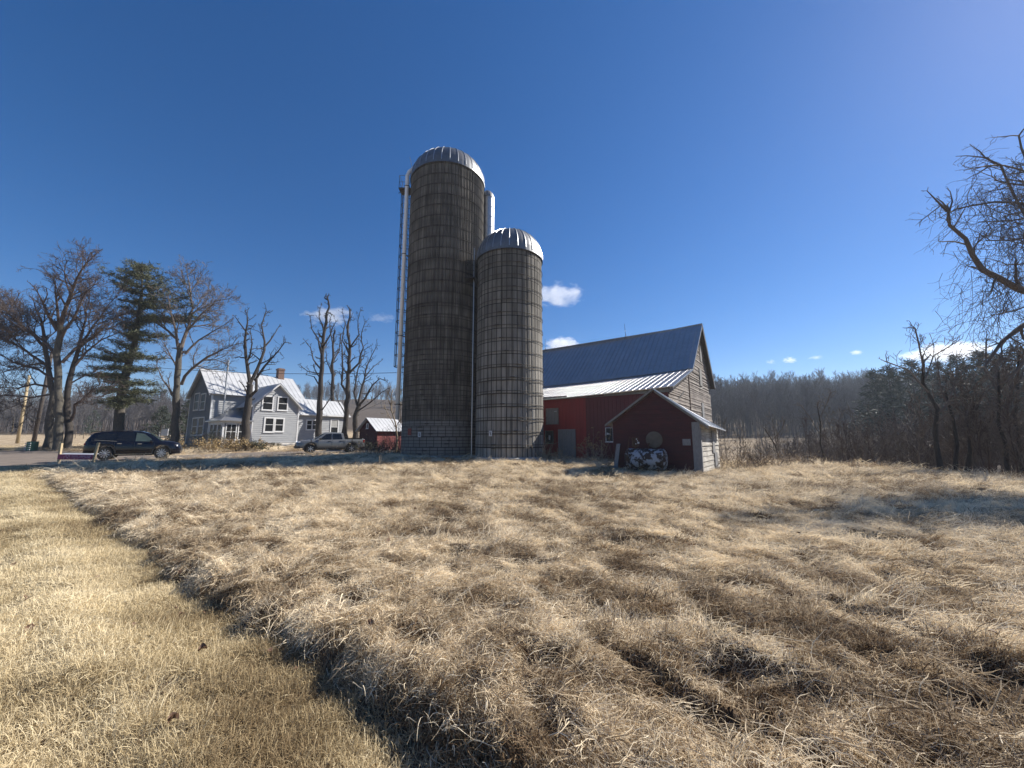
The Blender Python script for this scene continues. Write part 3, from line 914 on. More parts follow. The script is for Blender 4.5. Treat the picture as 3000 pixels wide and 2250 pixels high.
hz = [22.8]
while hz[-1] > 12.8: hz.append(hz[-1] - 0.88)
z = hz[-1] - 0.88
while z > 8.2: hz += [z, z - 0.2]; z -= 0.88
while z > 3.0: hz.append(z); z -= 0.37
while z > 0.15: hz.append(z); z -= 0.235
SLX, SLY, SLR, SLH = -5.52, 30.5, 3.05, 23.05
SL = silo('stave_silo', 'taller of the two dark concrete silos, with ladder cage and white pipe', SLX, SLY, SLR, SLH, 2.5, M['stave_tall'], 72, True, hz, 30, 0.22)
hs = [14.75]
while hs[-1] > 7.4: hs.append(hs[-1] - 0.92)
z = hs[-1] - 0.92
while z > 0.2: hs += [z, z - 0.2]; z -= 0.9
SRX, SRY, SRR, SRH = -0.18, 28.0, 2.44, 14.95
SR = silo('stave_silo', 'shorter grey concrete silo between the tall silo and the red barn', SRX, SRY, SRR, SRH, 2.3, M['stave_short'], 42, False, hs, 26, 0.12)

# metal chute on the tall silo's back right side, capped like a little dome
m = MB(); ccx, ccy = -2.12, 31.7
prof = []
for k in range(24): prof += [(0.55, k * 0.94), (0.55, k * 0.94 + 0.88), (0.575, k * 0.94 + 0.9), (0.575, k * 0.94 + 0.93)]
m.lathe([(p[0], p[1]) for p in prof], (ccx, ccy, 0.2), 20)
ch = m.build('chute', M['steel'], SL)
m = MB()
m.lathe([(0.62, 22.55), (0.60, 22.75), (0.5, 23.0), (0.3, 23.25), (0.02, 23.4)], (ccx - .06, ccy, 0.2), 18)
m.build('chute_cap', M['dome'], ch)
# ladder with safety cage on the left side
m = MB(); lx, ly = SLX - SLR - 0.27, SLY - 0.15
for s_ in (-0.2, 0.2):
    m.tube([(lx, ly + s_, 0.3), (lx, ly + s_, 24.1)], 0.022, 5)
z = 0.6
while z < 23.6:
    m.tube([(lx, ly - .2, z), (lx, ly + .2, z)], 0.013, 4, cap=False); z += 0.3
m.build('ladder', M['dark_iron'], SL)
m = MB()
z = 7.3; zs = []
while z < 22.2:
    pts = [(lx + .22 - .42 - .40 * math.cos(a), ly + 0.40 * math.sin(a), z) for a in [math.pi * 2 * k / 16 for k in range(17)]]
    m.tube(pts, 0.034, 4, cap=False); zs.append(z); z += 0.93
for a in (-1.2, -.4, .4, 1.2):
    m.tube([(lx + .22 - .42 - .41 * math.cos(a), ly + .41 * math.sin(a), zz) for zz in (7.3, zs[-1])], 0.024, 4)
m.build('ladder_cage', M['dark_iron'], SL)
m = MB()
m.box((lx - .75, ly - .5, 22.55), (1.0, 0, 0), (0, 1.0, 0), (0, 0, 0.07))
m.box((lx - .74, ly - .5, 22.1), (.06, 0, .0), (0, .06, 0), (0.65, 0, .45))
for (x0, y0) in ((-.72, -.47), (-.72, .47), (.1, -.47)):
    m.tube([(lx + x0, ly + y0, 22.6), (lx + x0, ly + y0, 23.75)], 0.02, 4)
for zz in (23.15, 23.75):
    m.tube([(lx + .1, ly - .47, zz), (lx - .72, ly - .47, zz), (lx - .72, ly + .47, zz)], 0.02, 4)
m.build('platform', M['dark_iron'], SL)
# white filling pipe
px_, py_ = SLX - 3.16, SLY - 1.05
m = MB()
m.tube([(px_ - .08, py_, 3.05), (px_ - .08, py_, 23.4), (px_ + .05, py_ + .05, 23.8), (px_ + .4, py_ + .15, 24.2), (px_ + .9, py_ + .35, 24.4)], 0.155, 14)
m.build('filling_pipe', M['pipe_white'], SL, smooth=True)
for zz in (4.2, 9.6, 16.4, 22.4):
    m = MB()
    m.tube([(px_ - .3, py_ - .12, zz), (px_ - .08, py_ - .2, zz), (px_ + .12, py_ - .14, zz)], 0.03, 4)
    m.box((px_ - .3, py_ + .05, zz - .035), (1.0, .25, 0), (0, .05, 0), (0, 0, .07))
    m.build('pipe_bracket', M['dark_iron'], SL)
m = MB()
m.tube([(px_ + .25, py_ + .3, 24.2), (px_ - .0, py_ + .2, 25.3)], 0.025, 4)
m.cbox((px_ + .95, py_ + .55, 24.6), .5, .5, .35)
m.build('dome_hatch', M['grey_trim'], SL, bevel=.04)
# small plates at the foot of the silos
def on_silo(px, py, cx, cy, r):
    rr = ray(px, py); o = Vector((0, 0, EYE))
    a = rr.x ** 2 + rr.y ** 2; b = -2 * (rr.x * cx + rr.y * cy); c = cx * cx + cy * cy - r * r
    t = (-b - math.sqrt(max(b * b - 4 * a * c, 0))) / (2 * a)
    return o + rr * t
def plate(parent, name, px, py, w, h, cx, cy, r, mt):
    p = on_silo(px, py, cx, cy, r + 0.07)
    n = Vector((p.x - cx, p.y - cy, 0)).normalized(); d = Vector((-n.y, n.x, 0))
    m = MB(); m.box(p - d * w / 2 - Vector((0, 0, h / 2)), d * w, (0, 0, h), n * 0.012)
    return m.build(name, mt, parent), p, n, d
plate(SL, 'sign_plate', 1200, 1265, .38, .48, SLX, SLY, SLR, M['red_sign'])
for (pr, px, py, c3) in ((SL, 1229, 1273, (SLX, SLY, SLR)), (SR, 1437, 1270, (SRX, SRY, SRR))):
    o, p, n, d = plate(pr, 'notice', px, py, .24, .36, *c3, M['paper'])
    m = MB()
    for k in range(3):
        m.box(p - d * (.02 + .02 * k) + n * 0.013 + Vector((0, 0, -.10 + .08 * k)), d * 0.08, (0, 0, .05), n * .002)
    m.build('notice_print', M['dark_iron'], o)
# platform and light ladder of the short silo
m = MB(); kx, ky = SRX - SRR - .25, SRY - .4
for s_ in (-0.18, 0.18):
    m.tube([(kx, ky + s_, 0.2), (kx, ky + s_, 15.9)], 0.022, 5)
z = 0.5
while z < 15.6: m.tube([(kx, ky - .18, z), (kx, ky + .18, z)], 0.013, 4, cap=False); z += 0.3
m.build('ladder', M['steel'], SR)
m = MB()
m.box((kx - .65, ky - .45, 13.4), (.75, 0, 0), (0, .9, 0), (0, 0, 0.08))
for (x0, y0) in ((-.62, -.42), (-.62, .42), (.05, -.42)):
    m.tube([(kx + x0, ky + y0, 13.45), (kx + x0, ky + y0, 14.8)], 0.018, 4)
for zz in (14.0, 14.4, 14.8):
    m.tube([(kx + .05, ky - .42, zz), (kx - .5, ky - .42, zz), (kx - .62, ky, zz), (kx - .5, ky + .42, zz)], 0.018, 4)
m.build('platform', M['dark_iron'], SR)
# concrete skirt of the short silo
m = MB(); m.lathe([(2.66, -.5), (2.66, .18), (2.50, .25)], (SRX, SRY, 0.12), 40); m.build('footing', M['foundation'], SR)
m = MB(); m.lathe([(3.25, -.6), (3.25, .10), (3.08, .18)], (SLX, SLY, 0.22), 48); m.build('footing', M['foundation'], SL)

# ------------------------------------------------------------------ barn
BA0, BA1 = -26.6, -6.8
BF, BM, BR, BB = 26.05, 32.0, 36.9, 40.7        # front wall, main front post, ridge, back wall (b coordinates)
ZE, ZM, ZR, ZB = 4.95, 6.95, 11.75, 6.9
barn = thing('barn', 'long weathered barn with red front wall and rusty steep metal roof', 'barn', P(BA1, BF))
barn['label'] = 'large red fronted barn with steep metal roof and weathered grey gable'
m = MB(); wall_solid(m, [(0, -.6), (BB - BF, -.6), (BB - BF, ZB), (BR - BF, ZR - .1), (BM - BF, ZM - .05), (0, ZE - .15)], P(BA1, BF), E2, E1)
gw = clap(m, [(0, -.3), (BM - BF, -.3), (BM - BF, ZM - .05), (0, ZE - .15)], P(BA1, BF), E2, E1, 0.195, 0.026, 0.35, 3)
clap(m, [(BM - BF, -.3), (BB - BF, -.3), (BB - BF, ZB), (BR - BF, ZR - .1), (BM - BF, ZM - .05)], P(BA1, BF), E2, E1, 0.20, 0.03, 0.45, 8)
m.build('gable_wall', M['barn_boards'], barn)
m = MB()
m.box(P(BA1 + .0, BM - .07, 0), V3(E2) * .14, (0, 0, ZM - .1), V3(E1) * .07)
m.build('corner_post', M['rust'], barn)
# front wall: bright red sheets on the left, older sheets on the right
SEAM = -12.7
def vsheet(mb, a0, a1, b, z0, z1, pitch=0.3, rib=0.02):
    mb.box(P(a0, b, z0), V3(E1) * (a1 - a0), V3(E2) * .12, (0, 0, z1 - z0))
    x = a0 + 0.02
    while x < a1 - .06:
        mb.box(P(x, b - rib, z0), V3(E1) * 0.035, V3(E2) * (rib - .001), (0, 0, z1 - z0)); x += pitch
m = MB(); vsheet(m, BA0, SEAM, BF, -.5, ZE - .13, 0.29); m.build('front_wall', M['red_bright'], barn)
m = MB(); vsheet(m, SEAM, BA1, BF - .03, -.5, ZE - .13, 0.29)
m.build('front_wall_sheet', M['red_sheet'], barn)
m = MB(); m.box(P(BA0, BF, -.5), V3(E2) * (BB - BF), V3(E1) * .15, (0, 0, 6)); m.box(P(BA0, BB - .15, -.5), V3(E1) * (BA1 - BA0 - .2), V3(E2) * .15, (0, 0, ZB + .4))
m.prism([P(BA0 + .02, BF, 5), P(BA0 + .02, BB, 6), P(BA0 + .02, BB, ZB), P(BA0 + .02, BR, ZR - .2), P(BA0 + .02, BM, ZM - .1)], V3(E1) * .1)
m.build('back_wall', M['barn_boards'], barn)
m = MB()
for (x0, x1, zz, hh) in ((BA0, -14.2, ZE - .33, .24), (-11.2, BA1 + .06, ZE - .35, .27)):
    m.box(P(x0, BF - .16, zz), V3(E1) * (x1 - x0), V3(E2) * .05, (0, 0, hh))
m.box(P(-14.2, BF - .075, ZE - .34), V3(E1) * 3.0, V3(E2) * .04, (0, 0, .05))
m.build('fascia', M['grey_trim'], barn)
# roofs, sagging a little along their length
RA1 = BA1 + 0.42
sag = lambda a: -0.16 * math.sin(math.pi * min(max((a - BA0) / (RA1 - BA0), 0), 1)) - 0.012 * (a - RA1) * -1
def roof_strip(mb, b0, z0, b1, z1, n=14, rib=0.46, rh=0.024, th=0.05):
    step = (RA1 - BA0 + .3) / n
    for i in range(n):
        a, c = BA0 - .3 + i * step, BA0 - .3 + (i + 1) * step
        A, B, C, D = P(a, b0, z0 + sag(a)), P(c, b0, z0 + sag(c)), P(c, b1, z1 + sag(c)), P(a, b1, z1 + sag(a))
        nn = (B - A).cross(D - A).normalized()
        mb.prism([A, B, C, D], -nn * th)
        k = 3
        for j in range(k):
            t = (j + 0.15) / k
            p, q = A.lerp(B, t), D.lerp(C, t); e = (B - A).normalized() * 0.045
            mb.box(p - e / 2 + nn * 0.001 + (q - p).normalized() * 0.004, e, (q - p) * 0.996, nn * rh)
m = MB(); roof_strip(m, BF - .42, ZE - .02, BM - .1, ZM, 15); m.build('lower_roof', M['barn_roof'], barn)
m = MB(); roof_strip(m, BM - .16, ZM + .05, BR, ZR, 15, rh=.055)
# back slope
A, B, C, D = P(RA1, BB + .5, ZB - .45), P(BA0 - .3, BB + .5, ZB - .45), P(BA0 - .3, BR, ZR), P(RA1, BR, ZR)
slab_roof(m, A, B, C, D, 0.05, 0.45)
for q in range(7):     # ridge cap pieces
    a = BA0 - .3 + q * (RA1 - BA0 + .3) / 7; c = BA0 - .3 + (q + 1) * (RA1 - BA0 + .3) / 7
    m.tube([P(a, BR, ZR + sag(a) + .02), P(c, BR, ZR + sag(c) + .02)], 0.07, 6)
m.build('main_roof', M['barn_roof'], barn)
m = MB()
for (b0, z0, b1, z1, w) in ((BM - .2, ZM - .10, BR, ZR - .02, .16), (BB + .5, ZB - .5, BR, ZR - .02, .24)):
    A, B = P(RA1 - .05, b0, z0), P(RA1 - .05, b1, z1)
    dv = (B - A).normalized(); up = V3(E1).cross(dv).normalized(); up = up if up.z > 0 else -up
    m.box(A - up * (w + .02), B - A, up * w, V3(E1) * .04)
    # purlin boards under the overhang
    m.box(A - up * .10 - V3(E1) * .40, B - A, up * .04, V3(E1) * .40)
m.box(P(RA1 - .05, BF - .4, ZE - .2), P(0, BM - BF + .25, ZM - ZE) - P(0, 0, 0), (0, 0, .10), V3(E1) * .035)
m.build('rake_board', M['dark_iron'], barn)
# gable openings: hay door, windows boarded up, loose boards
def gable_board(name, px0, py0, px1, py1, mt, proud=.05):
    k = BA1 + proud * 0
    a = onplane(px0, py0, E1, BA1 + .04); b = onplane(px1, py1, E1, BA1 + .04)
    b0, b1 = ab(a)[1], ab(b)[1]
    m = MB(); m.box(P(BA1 + .03, b0, b.z), V3(E2) * (b1 - b0), (0, 0, a.z - b.z), V3(E1) * proud)
    return m.build(name, mt, barn)
gable_board('hay_door', 2048, 1012, 2056, 1062, M['grey_trim'])
gable_board('loft_shutter', 2047, 1080, 2057, 1133, M['grey_trim'], .06)
gable_board('side_door', 2055, 1180, 2064, 1226, M['old_board'])
m = MB(); m.box(onplane(1990, 1168, E1, BA1 + .05), onplane(2003, 1151, E1, BA1 + .25) - onplane(1990, 1168, E1, BA1 + .05), (0, 0, .12), V3(E1) * .03)
m.build('loose_board', M['shed_boards'], barn)
m = MB(); m.box(onplane(2051, 1141, E1, BA1 + .06), onplane(2058, 1137, E1, BA1 + .12) - onplane(2051, 1141, E1, BA1 + .06), (0, 0, .10), V3(E1) * .03)
m.build('loose_board', M['shed_boards'], barn)
# front openings
def barn_rect(px0, py0, px1, py1):
    a = onplane(px0, py0, E2, BF); b = onplane(px1, py1, E2, BF)
    return ab(a)[0], ab(b)[0], a.z, b.z
def shutter(name, r, fr_mat, in_mat, fw=.1, planks=6, proud=.05, inset=0.0, z1=None):
    a0, a1, zt, zb_ = r
    m = MB(); o = P(a0, BF - proud - .02, zb_)
    m.box(o, V3(E1) * fw, (0, 0, zt - zb_), V3(E2) * (proud + .03)); m.box(o + V3(E1) * (a1 - a0 - fw), V3(E1) * fw, (0, 0, zt - zb_), V3(E2) * (proud + .03))
    m.box(o + V3(E1) * fw + Vector((0, 0, zt - zb_ - fw)), V3(E1) * (a1 - a0 - 2 * fw), (0, 0, fw), V3(E2) * (proud + .025))
    m.box(o + V3(E1) * fw, V3(E1) * (a1 - a0 - 2 * fw), (0, 0, fw * .7), V3(E2) * (proud + .025))
    f = m.build(name, fr_mat, barn)
    m = MB(); w = (a1 - a0 - 2 * fw) / planks
    for k in range(planks):
        m.box(o + V3(E1) * (fw + k * w + .008) + V3(E2) * (.035 + .006 * (k % 2)) + Vector((0, 0, fw * .7)), V3(E1) * (w - .016), (0, 0, zt - zb_ - fw * 1.7), V3(E2) * .03)
    m.build('panel', in_mat, f)
    return f, o
f, o = shutter('shuttered_window', barn_rect(1600, 1197, 1637, 1243), M['grey_trim'], M['old_board'], .1, 7)
m = MB(); m.box(o + V3(E1) * .75 + V3(E2) * .01 + Vector((0, 0, .98)), V3(E1) * .22, (0, 0, .05), V3(E2) * .015); m.build('label_tag', M['paper'], f)
r_ = barn_rect(1636, 1258, 1688, 1348)
shutter('door', (r_[0], r_[1], r_[2], 0.03), M['old_board'], M['old_board'], .13, 6)
def dark_window(r, mt, bit):
    a0, a1, zt, zb_ = r
    fr = window(barn, P(a0, BF - .03, zt), a1 - a0, zt - zb_, E1, ME2, trim=.035, mt=mt, sash=False, depth=.06, glass=M['plastic'])
    m = MB(); m.prism([P(a0, BF - .115, zb_) + V3(E1) * (a1 - a0) * x + Vector((0, 0, (zt - zb_) * y)) for x, y in bit], V3(ME2) * .006)
    m.build('torn_paper', M['paper'], fr)
dark_window(barn_rect(1599, 1262, 1623, 1299), M['grey_trim'], [(.45, .3), (.62, .25), (.68, .62), (.45, .64)])
dark_window(barn_rect(1775, 1253, 1799, 1294), M['white_trim'], [(.15, .5), (.2, .65), (.75, .52)])
# lightning rods stand on the ridge
for (a, lean, lab) in ((-22.9, .0, 'thin lightning rod on the barn ridge nearest the silos'), (-13.4, -.04, 'thin lightning rod on the barn ridge nearest the gable')):
    zz = ZR + sag(a)
    t = thing('lightning_rod', lab, 'lightning rod', P(a, BR, zz), group='lightning rods on the barn ridge')
    m = MB(); m.tube([P(a, BR, zz), P(a + lean * 2, BR, zz + 1.55)], 0.016, 5)
    for k in range(3):
        an = k * 2.1; m.tube([P(a, BR, zz + .5), P(a + .16 * math.cos(an), BR + .16 * math.sin(an), zz - .1)], .010, 4)
    m.build('rod', M['dark_iron'], t)
    m = MB(); m.lathe([(0.005, -.05), (.04, -.03), (.05, 0), (.04, .03), (.005, .05)], P(a + lean, BR, zz + .8), 8); m.build('ball', M['steel'], t)

# ------------------------------------------------------------------ lean shed in front of the barn
SA0, SA1, SB0, SB1 = -7.72, -3.68, 18.84, 23.3
SAM = -5.55; ZSE, ZSR = 2.42, 3.90
shed = thing('small_shed', 'small dark red gabled shed with bleached grey side in front of the barn', 'shed', P(SA1, SB0))
m = MB(); wall_solid(m, [(0, -.5), (SA1 - SA0, -.5), (SA1 - SA0, ZSE), (SAM - SA0, ZSR), (0, ZSE)], P(SA0, SB0), E1, ME2, .1)
clap(m, [(0, -.3), (SA1 - SA0, -.3), (SA1 - SA0, ZSE), (SAM - SA0, ZSR), (0, ZSE)], P(SA0, SB0), E1, ME2, 0.115, 0.014, 0.15, 5)
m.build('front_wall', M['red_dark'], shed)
m = MB(); wall_solid(m, [(0, -.5), (SB1 - SB0 - .1, -.5), (SB1 - SB0 - .1, ZSE - .22), (0, ZSE - .02)], P(SA1, SB0 + .1), E2, E1, .1)
clap(m, [(0.08, -.3), (SB1 - SB0 - .1, -.3), (SB1 - SB0 - .1, ZSE - .46), (.08, ZSE - .40)], P(SA1, SB0 + .1), E2, E1, 0.21, 0.028, 0.25, 6)
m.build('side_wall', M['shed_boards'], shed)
m = MB(); wall_solid(m, [(0, -.5), (SB1 - SB0 - .1, -.5), (SB1 - SB0 - .1, ZSE - .02), (0, ZSE - .02)], P(SA0, SB0 + .1), E2, ME1, .1)
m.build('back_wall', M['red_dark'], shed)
m = MB(); m.box(P(SA1 + .028, SB0 - .05, -.3), V3(ME1) * .33, V3(E2) * .03, (0, 0, ZSE + .22)); m.box(P(SA1 + .004, SB0 - .05, -.3), V3(E1) * .05, V3(E2) * .16, (0, 0, ZSE - .03))
m.build('corner_board', M['old_board'], shed)
m = MB(); q = SB0 + 2.6
m.box(P(SA1 + .03, q, .9), V3(E2) * .55, (0, 0, 1.1), V3(E1) * .03); m.box(P(SA1 + .03, q + .35, .05), V3(E2) * .75, (0, 0, .85), V3(E1) * .035)
m.build('boarded_hatch', M['old_board'], shed)
m = MB()
ovr = .42
slope = (ZSR - ZSE) / (SA1 - SAM); slopeL = (ZSR - ZSE) / (SAM - SA0)
ZRB = 3.50                                   # the old ridge sags towards the back
eb = onplane(2120, 1261, E1, SA1 + ovr).z
slab_roof(m, P(SA1 + ovr, SB0 - .18, ZSE - slope * ovr + .07), P(SA1 + ovr, SB1 + .1, eb), P(SAM, SB1 + .1, ZRB), P(SAM, SB0 - .18, ZSR + .07), .035, .55, .02)
slab_roof(m, P(SA0 - .3, SB1 + .1, ZSE - slopeL * .3 - .1), P(SA0 - .3, SB0 - .18, ZSE - slopeL * .3 + .07), P(SAM, SB0 - .18, ZSR + .07), P(SAM, SB1 + .1, ZRB), .035, .55, .02)
m.build('roof', M['barn_roof'], shed)
m = MB()
m.box(P(SA1 + ovr - .02, SB0 - .12, ZSE - slope * (ovr - .02) - .10), P(SAM, 0, ZSR) - P(SA1 + ovr - .02, 0, ZSE - slope * (ovr - .02)), V3(E2) * .04, (0, 0, .10))
m.box(P(SA0 - .33, SB0 - .22, ZSE - slopeL * .33 + .005), P(SAM, 0, ZSR) - P(SA0 - .33, 0, ZSE - slopeL * .33), V3(E2) * .035, (0, 0, .115))
m.build('rake_board', M['grey_trim'], shed)
# notice plate and dull round disc on the shed front
a = onplane(1999, 1286, E2, SB0 - .04); b = onplane(2024, 1305, E2, SB0 - .04)
m = MB(); m.box(Vector((a.x, a.y, b.z)), Vector((b.x - a.x, b.y - a.y, 0)), (0, 0, a.z - b.z), V3(ME2) * .015)
m.build('metal_plate', M['old_board'], shed)
c = onplane(1916, 1288, E2, SB0 - .10); rd = .385
m = MB()
for k in range(1):
    pr = [(0.01, 0.0), (rd * .7, .015), (rd, .0), (rd, -.03), (.01, -.03)]
n_ = 36; b0 = len(m.v)
for (rr_, hh) in pr:
    for k in range(n_):
        an = 2 * math.pi * k / n_
        q = c + V3(E1) * rr_ * math.cos(an) + Vector((0, 0, rr_ * math.sin(an))) + V3(ME2) * hh
        m.v.append(tuple(q))
for i_ in range(len(pr) - 1):
    for k in range(n_):
        k2 = (k + 1) % n_; m.f.append((i_ * n_ + k, i_ * n_ + k2, (i_ + 1) * n_ + k2, (i_ + 1) * n_ + k))
m.build('round_lid', M['disc_metal'], None, loc=c, label='dull round metal disc hung on the dark red shed front above the tank', cat='metal disc')

# fuel tank on legs with hand pump, in front of the shed
tc = onplane(1893, 1352, E2, SB0 - .75); tL = 1.62; tr = .46
ta, tb = ab(tc); tzc = 0.68
tank = thing('fuel_tank', 'horizontal fuel tank with flaking white paint against the red shed', 'tank', P(ta, tb, 0.0))
m = MB(); e = V3(E1)
def hcyl(m, ca, cb, cz, r, L, n=32, dome=.12, ax=E1, flat=1.0):
    e = V3(ax); f = V3(E2) if ax is E1 else V3(E1); c = P(ca, cb, cz)
    prof = [(0.01, -L / 2 - dome), (r * .5, -L / 2 - dome * .85), (r * .85, -L / 2 - dome * .45), (r, -L / 2), (r + .012, -L / 6 - .03), (r + .012, -L / 6 + .03), (r, -L / 6 + .05), (r, L / 2), (r * .85, L / 2 + dome * .45), (r * .5, L / 2 + dome * .85), (.01, L / 2 + dome)]
    b = len(m.v)
    for (rr, h) in prof:
        for k in range(n):
            an = 2 * math.pi * k / n
            m.v.append(tuple(c + e * h + f * rr * math.cos(an) + Vector((0, 0, rr * math.sin(an)))))
    for i in range(len(prof) - 1):
        for k in range(n):
            k2 = (k + 1) % n; m.f.append((b + i * n + k, b + i * n + k2, b + (i + 1) * n + k2, b + (i + 1) * n + k))
hcyl(m, ta, tb, tzc, tr, tL)
m.build('barrel', M['tank'], tank, smooth=True)
for sa in (-.6, .6):
    for sb in (-.25, .25):
        m = MB(); m.tube([P(ta + sa, tb + sb, -.1), P(ta + sa, tb + sb, tzc - .38)], .035, 6); m.build('leg', M['rust'], tank)
m = MB(); q = P(ta - .42, tb - .12, tzc + tr)
m.cbox(q + Vector((0, 0, .30)), .26, .22, .42); m.tube([q, q + Vector((0, 0, .15))], .06, 8)
m.tube([q + Vector((-.1, -.05, .3)), q + Vector((-.28, -.05, .55)), q + Vector((-.34, -.08, .25)), q + Vector((-.44, -.12, -.3)), q + Vector((-.42, -.15, -.95)), q + Vector((-.62, -.3, -1.13))], .022, 6)
pm = m.build('pump', M['rust'], tank, bevel=.02)
for (dx_, dz_, s_) in ((.02, .44, .035), (.06, .36, .03), (.10, .27, .06), (-.02, .22, .03)):
    m = MB(); m.cbox(q + Vector((dx_, -.125, dz_)), s_ * 1.4, .012, s_ * 1.4)
    m.build('pump_fitting', M['paper'], pm)
m = MB(); m.tube([P(ta + .15, tb, tzc + tr - .02), P(ta + .15, tb, tzc + tr + .2)], .03, 6); m.lathe([(.07, 0), (.07, .04), (.01, .06)], P(ta + .15, tb, tzc + tr + .2), 10)
m.build('vent', M['rust'], tank)
# board leaning on the shed's left corner
b1 = onplane(1796, 1383, E2, SB0 - .35); b2 = onplane(1806, 1300, E2, SB0 - .1)
m = MB(); b1.z = -.05
m.box(b1, Vector((b2.x - b1.x, b2.y - b1.y, b2.z + .05)), V3(E1) * .2, V3(E2) * .035)
m.build('leaning_board', M['old_board'], None, loc=b1, label='grey plank leaning upright against the left corner of the red shed', cat='plank')
p1 = onplane(1764, 1332, E2, BF - .5); p2 = onplane(1762, 1290, E2, BF - .1)
p1.z = 0
m = MB(); m.tube([p1, p2], .025, 5); m.build('stick', M['stem_pale'], None, loc=p1, label='thin pale stick leaning on the red barn wall below the white framed window', cat='stick')
# ------------------------------------------------------------------ farmhouse
HA, HB0, HB1 = -49.9, 17.3, 22.4                 # gabled wing: front wall a, from b to b
gz = zat(*P(HA, 20)[:2])
house = thing('farmhouse', 'grey clapboard two storey farmhouse with silvery metal roofs', 'house', P(HA, 20, gz))
ZW, ZA = 5.55, 8.10
wb = (HB0 + HB1) / 2
# wing
m = MB()
poly = [(0, gz - .6), (HB1 - HB0, gz - .6), (HB1 - HB0, ZW), (wb - HB0, ZA), (0, ZW)]
wall_solid(m, poly, P(HA, HB0), E2, E1)
clap(m, [(0, gz + .45), (HB1 - HB0, gz + .45), (HB1 - HB0, ZW), (wb - HB0, ZA), (0, ZW)], P(HA, HB0), E2, E1, 0.235, 0.04, 0, 1)
m.build('wing_wall', M['siding'], house)
m = MB(); m.box(P(HA, HB0, gz - .5), V3(ME1) * 4.1, V3(E2) * .15, (0, 0, ZW - gz + .5)); clap(m, [(0, gz + .3), (4.0, gz + .3), (4.0, ZW), (0, ZW)], P(HA - 4, HB0), E1, ME2, .2, .02, 0, 1)
m.box(P(HA, HB1 - .15, gz - .5), V3(ME1) * 4.1, V3(E2) * .15, (0, 0, ZW - gz + .5))
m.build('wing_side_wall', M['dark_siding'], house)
m = MB(); m.box(P(HA - .1, HB0 - .01, gz - .7), V3(E2) * (HB1 - HB0 + .02), V3(E1) * .10, (0, 0, 1.13)); m.build('wing_foundation', M['foundation'], house)
m = MB()
m.box(P(HA, HB0 - .02, gz + .4), V3(E2) * .16, V3(E1) * .05, (0, 0, ZW - gz - .5)); m.box(P(HA, HB1 - .14, gz + .4), V3(E2) * .16, V3(E1) * .05, (0, 0, ZW - gz - .5))
sl = (ZA - ZW) / (wb - HB0)
for sg in (-1, 1):
    A = P(HA + .32, wb + sg * (wb - HB0 + .35), ZW - sl * .35 - .16); B = P(HA + .32, wb, ZA - .16)
    m.box(A, B - A, (0, 0, .2), V3(E1) * .05)
    A2 = P(HA + .03, wb + sg * (wb - HB0), ZW - .22); B2 = P(HA + .03, wb, ZA - .22)
    m.box(A2, B2 - A2, (0, 0, .16), V3(E1) * .04)
m.build('wing_trim', M['white_trim'], house)
m = MB()
for sg in (-1, 1):
    b_ = wb + sg * (wb - HB0 + .38); z_ = ZW - sl * .38 + .06
    slab_roof(m, P(HA + .38, b_, z_), P(HA - 6.2, b_, z_), P(HA - 6.2, wb, ZA + .06), P(HA + .38, wb, ZA + .06), .06, .5, .03)
m.build('wing_roof', M['house_roof'], house)
# main block
MA, MA2, MB0, MB1 = -53.9, -62.2, 14.5, 24.4
ZME, ZMR = 6.95, 10.0
mid = (MA + MA2) / 2
m = MB(); w_ = MA - MA2
gp = [(0, gz - .6), (w_, gz - .6), (w_, ZME), (w_ / 2, ZMR), (0, ZME)]
wall_solid(m, gp, P(MA2, MB0), E1, ME2)
clap(m, [(0, gz + .35), (w_, gz + .35), (w_, ZME), (w_ / 2, ZMR), (0, ZME)], P(MA2, MB0), E1, ME2, .235, .03, 0, 2)
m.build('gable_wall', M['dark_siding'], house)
m = MB(); wall_solid(m, [(0, gz - .6), (MB1 - MB0, gz - .6), (MB1 - MB0, ZME), (0, ZME)], P(MA, MB0), E2, E1)
clap(m, [(0, gz + .4), (MB1 - MB0, gz + .4), (MB1 - MB0, ZME), (0, ZME)], P(MA, MB0), E2, E1, .235, .04, 0, 4)
m.build('main_wall', M['siding'], house)
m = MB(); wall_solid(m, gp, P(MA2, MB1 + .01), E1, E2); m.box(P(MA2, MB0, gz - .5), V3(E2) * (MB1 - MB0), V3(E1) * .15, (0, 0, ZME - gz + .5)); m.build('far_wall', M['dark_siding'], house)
m = MB()
m.box(P(MA - .14, MB0 - .05, gz + .35), V3(E1) * .19, V3(E2) * .16, (0, 0, ZME - gz - .5))
m.box(P(MA2 - .04, MB0 - .04, gz + .35), V3(E1) * .16, V3(E2) * .1, (0, 0, ZME - gz - .5))
m.box(P(MA + .03, MB0 - .3, ZME - .32), V3(E2) * (MB1 - MB0 + .3), V3(E1) * .04, (0, 0, .26))
s2 = (ZMR - ZME) / (w_ / 2)
for sg in (-1, 1):
    A = P(mid + sg * (w_ / 2 + .4), MB0 - .38, ZME - s2 * .4 - .18); B = P(mid, MB0 - .38, ZMR - .18)
    m.box(A, B - A, (0, 0, .2), V3(E2) * .05)
m.build('main_trim', M['white_trim'], house)
m = MB()
for sg in (-1, 1):
    a_0 = mid + sg * (w_ / 2 + .45); z_ = ZME - s2 * .45 + .08
    slab_roof(m, P(a_0, MB0 - .42, z_), P(a_0, MB1 + .4, z_), P(mid, MB1 + .4, ZMR + .08), P(mid, MB0 - .42, ZMR + .08), .07, .55, .03)
mr = m.build('main_roof', M['house_roof'], house)
m = MB(); cc = P(mid, 23.0)
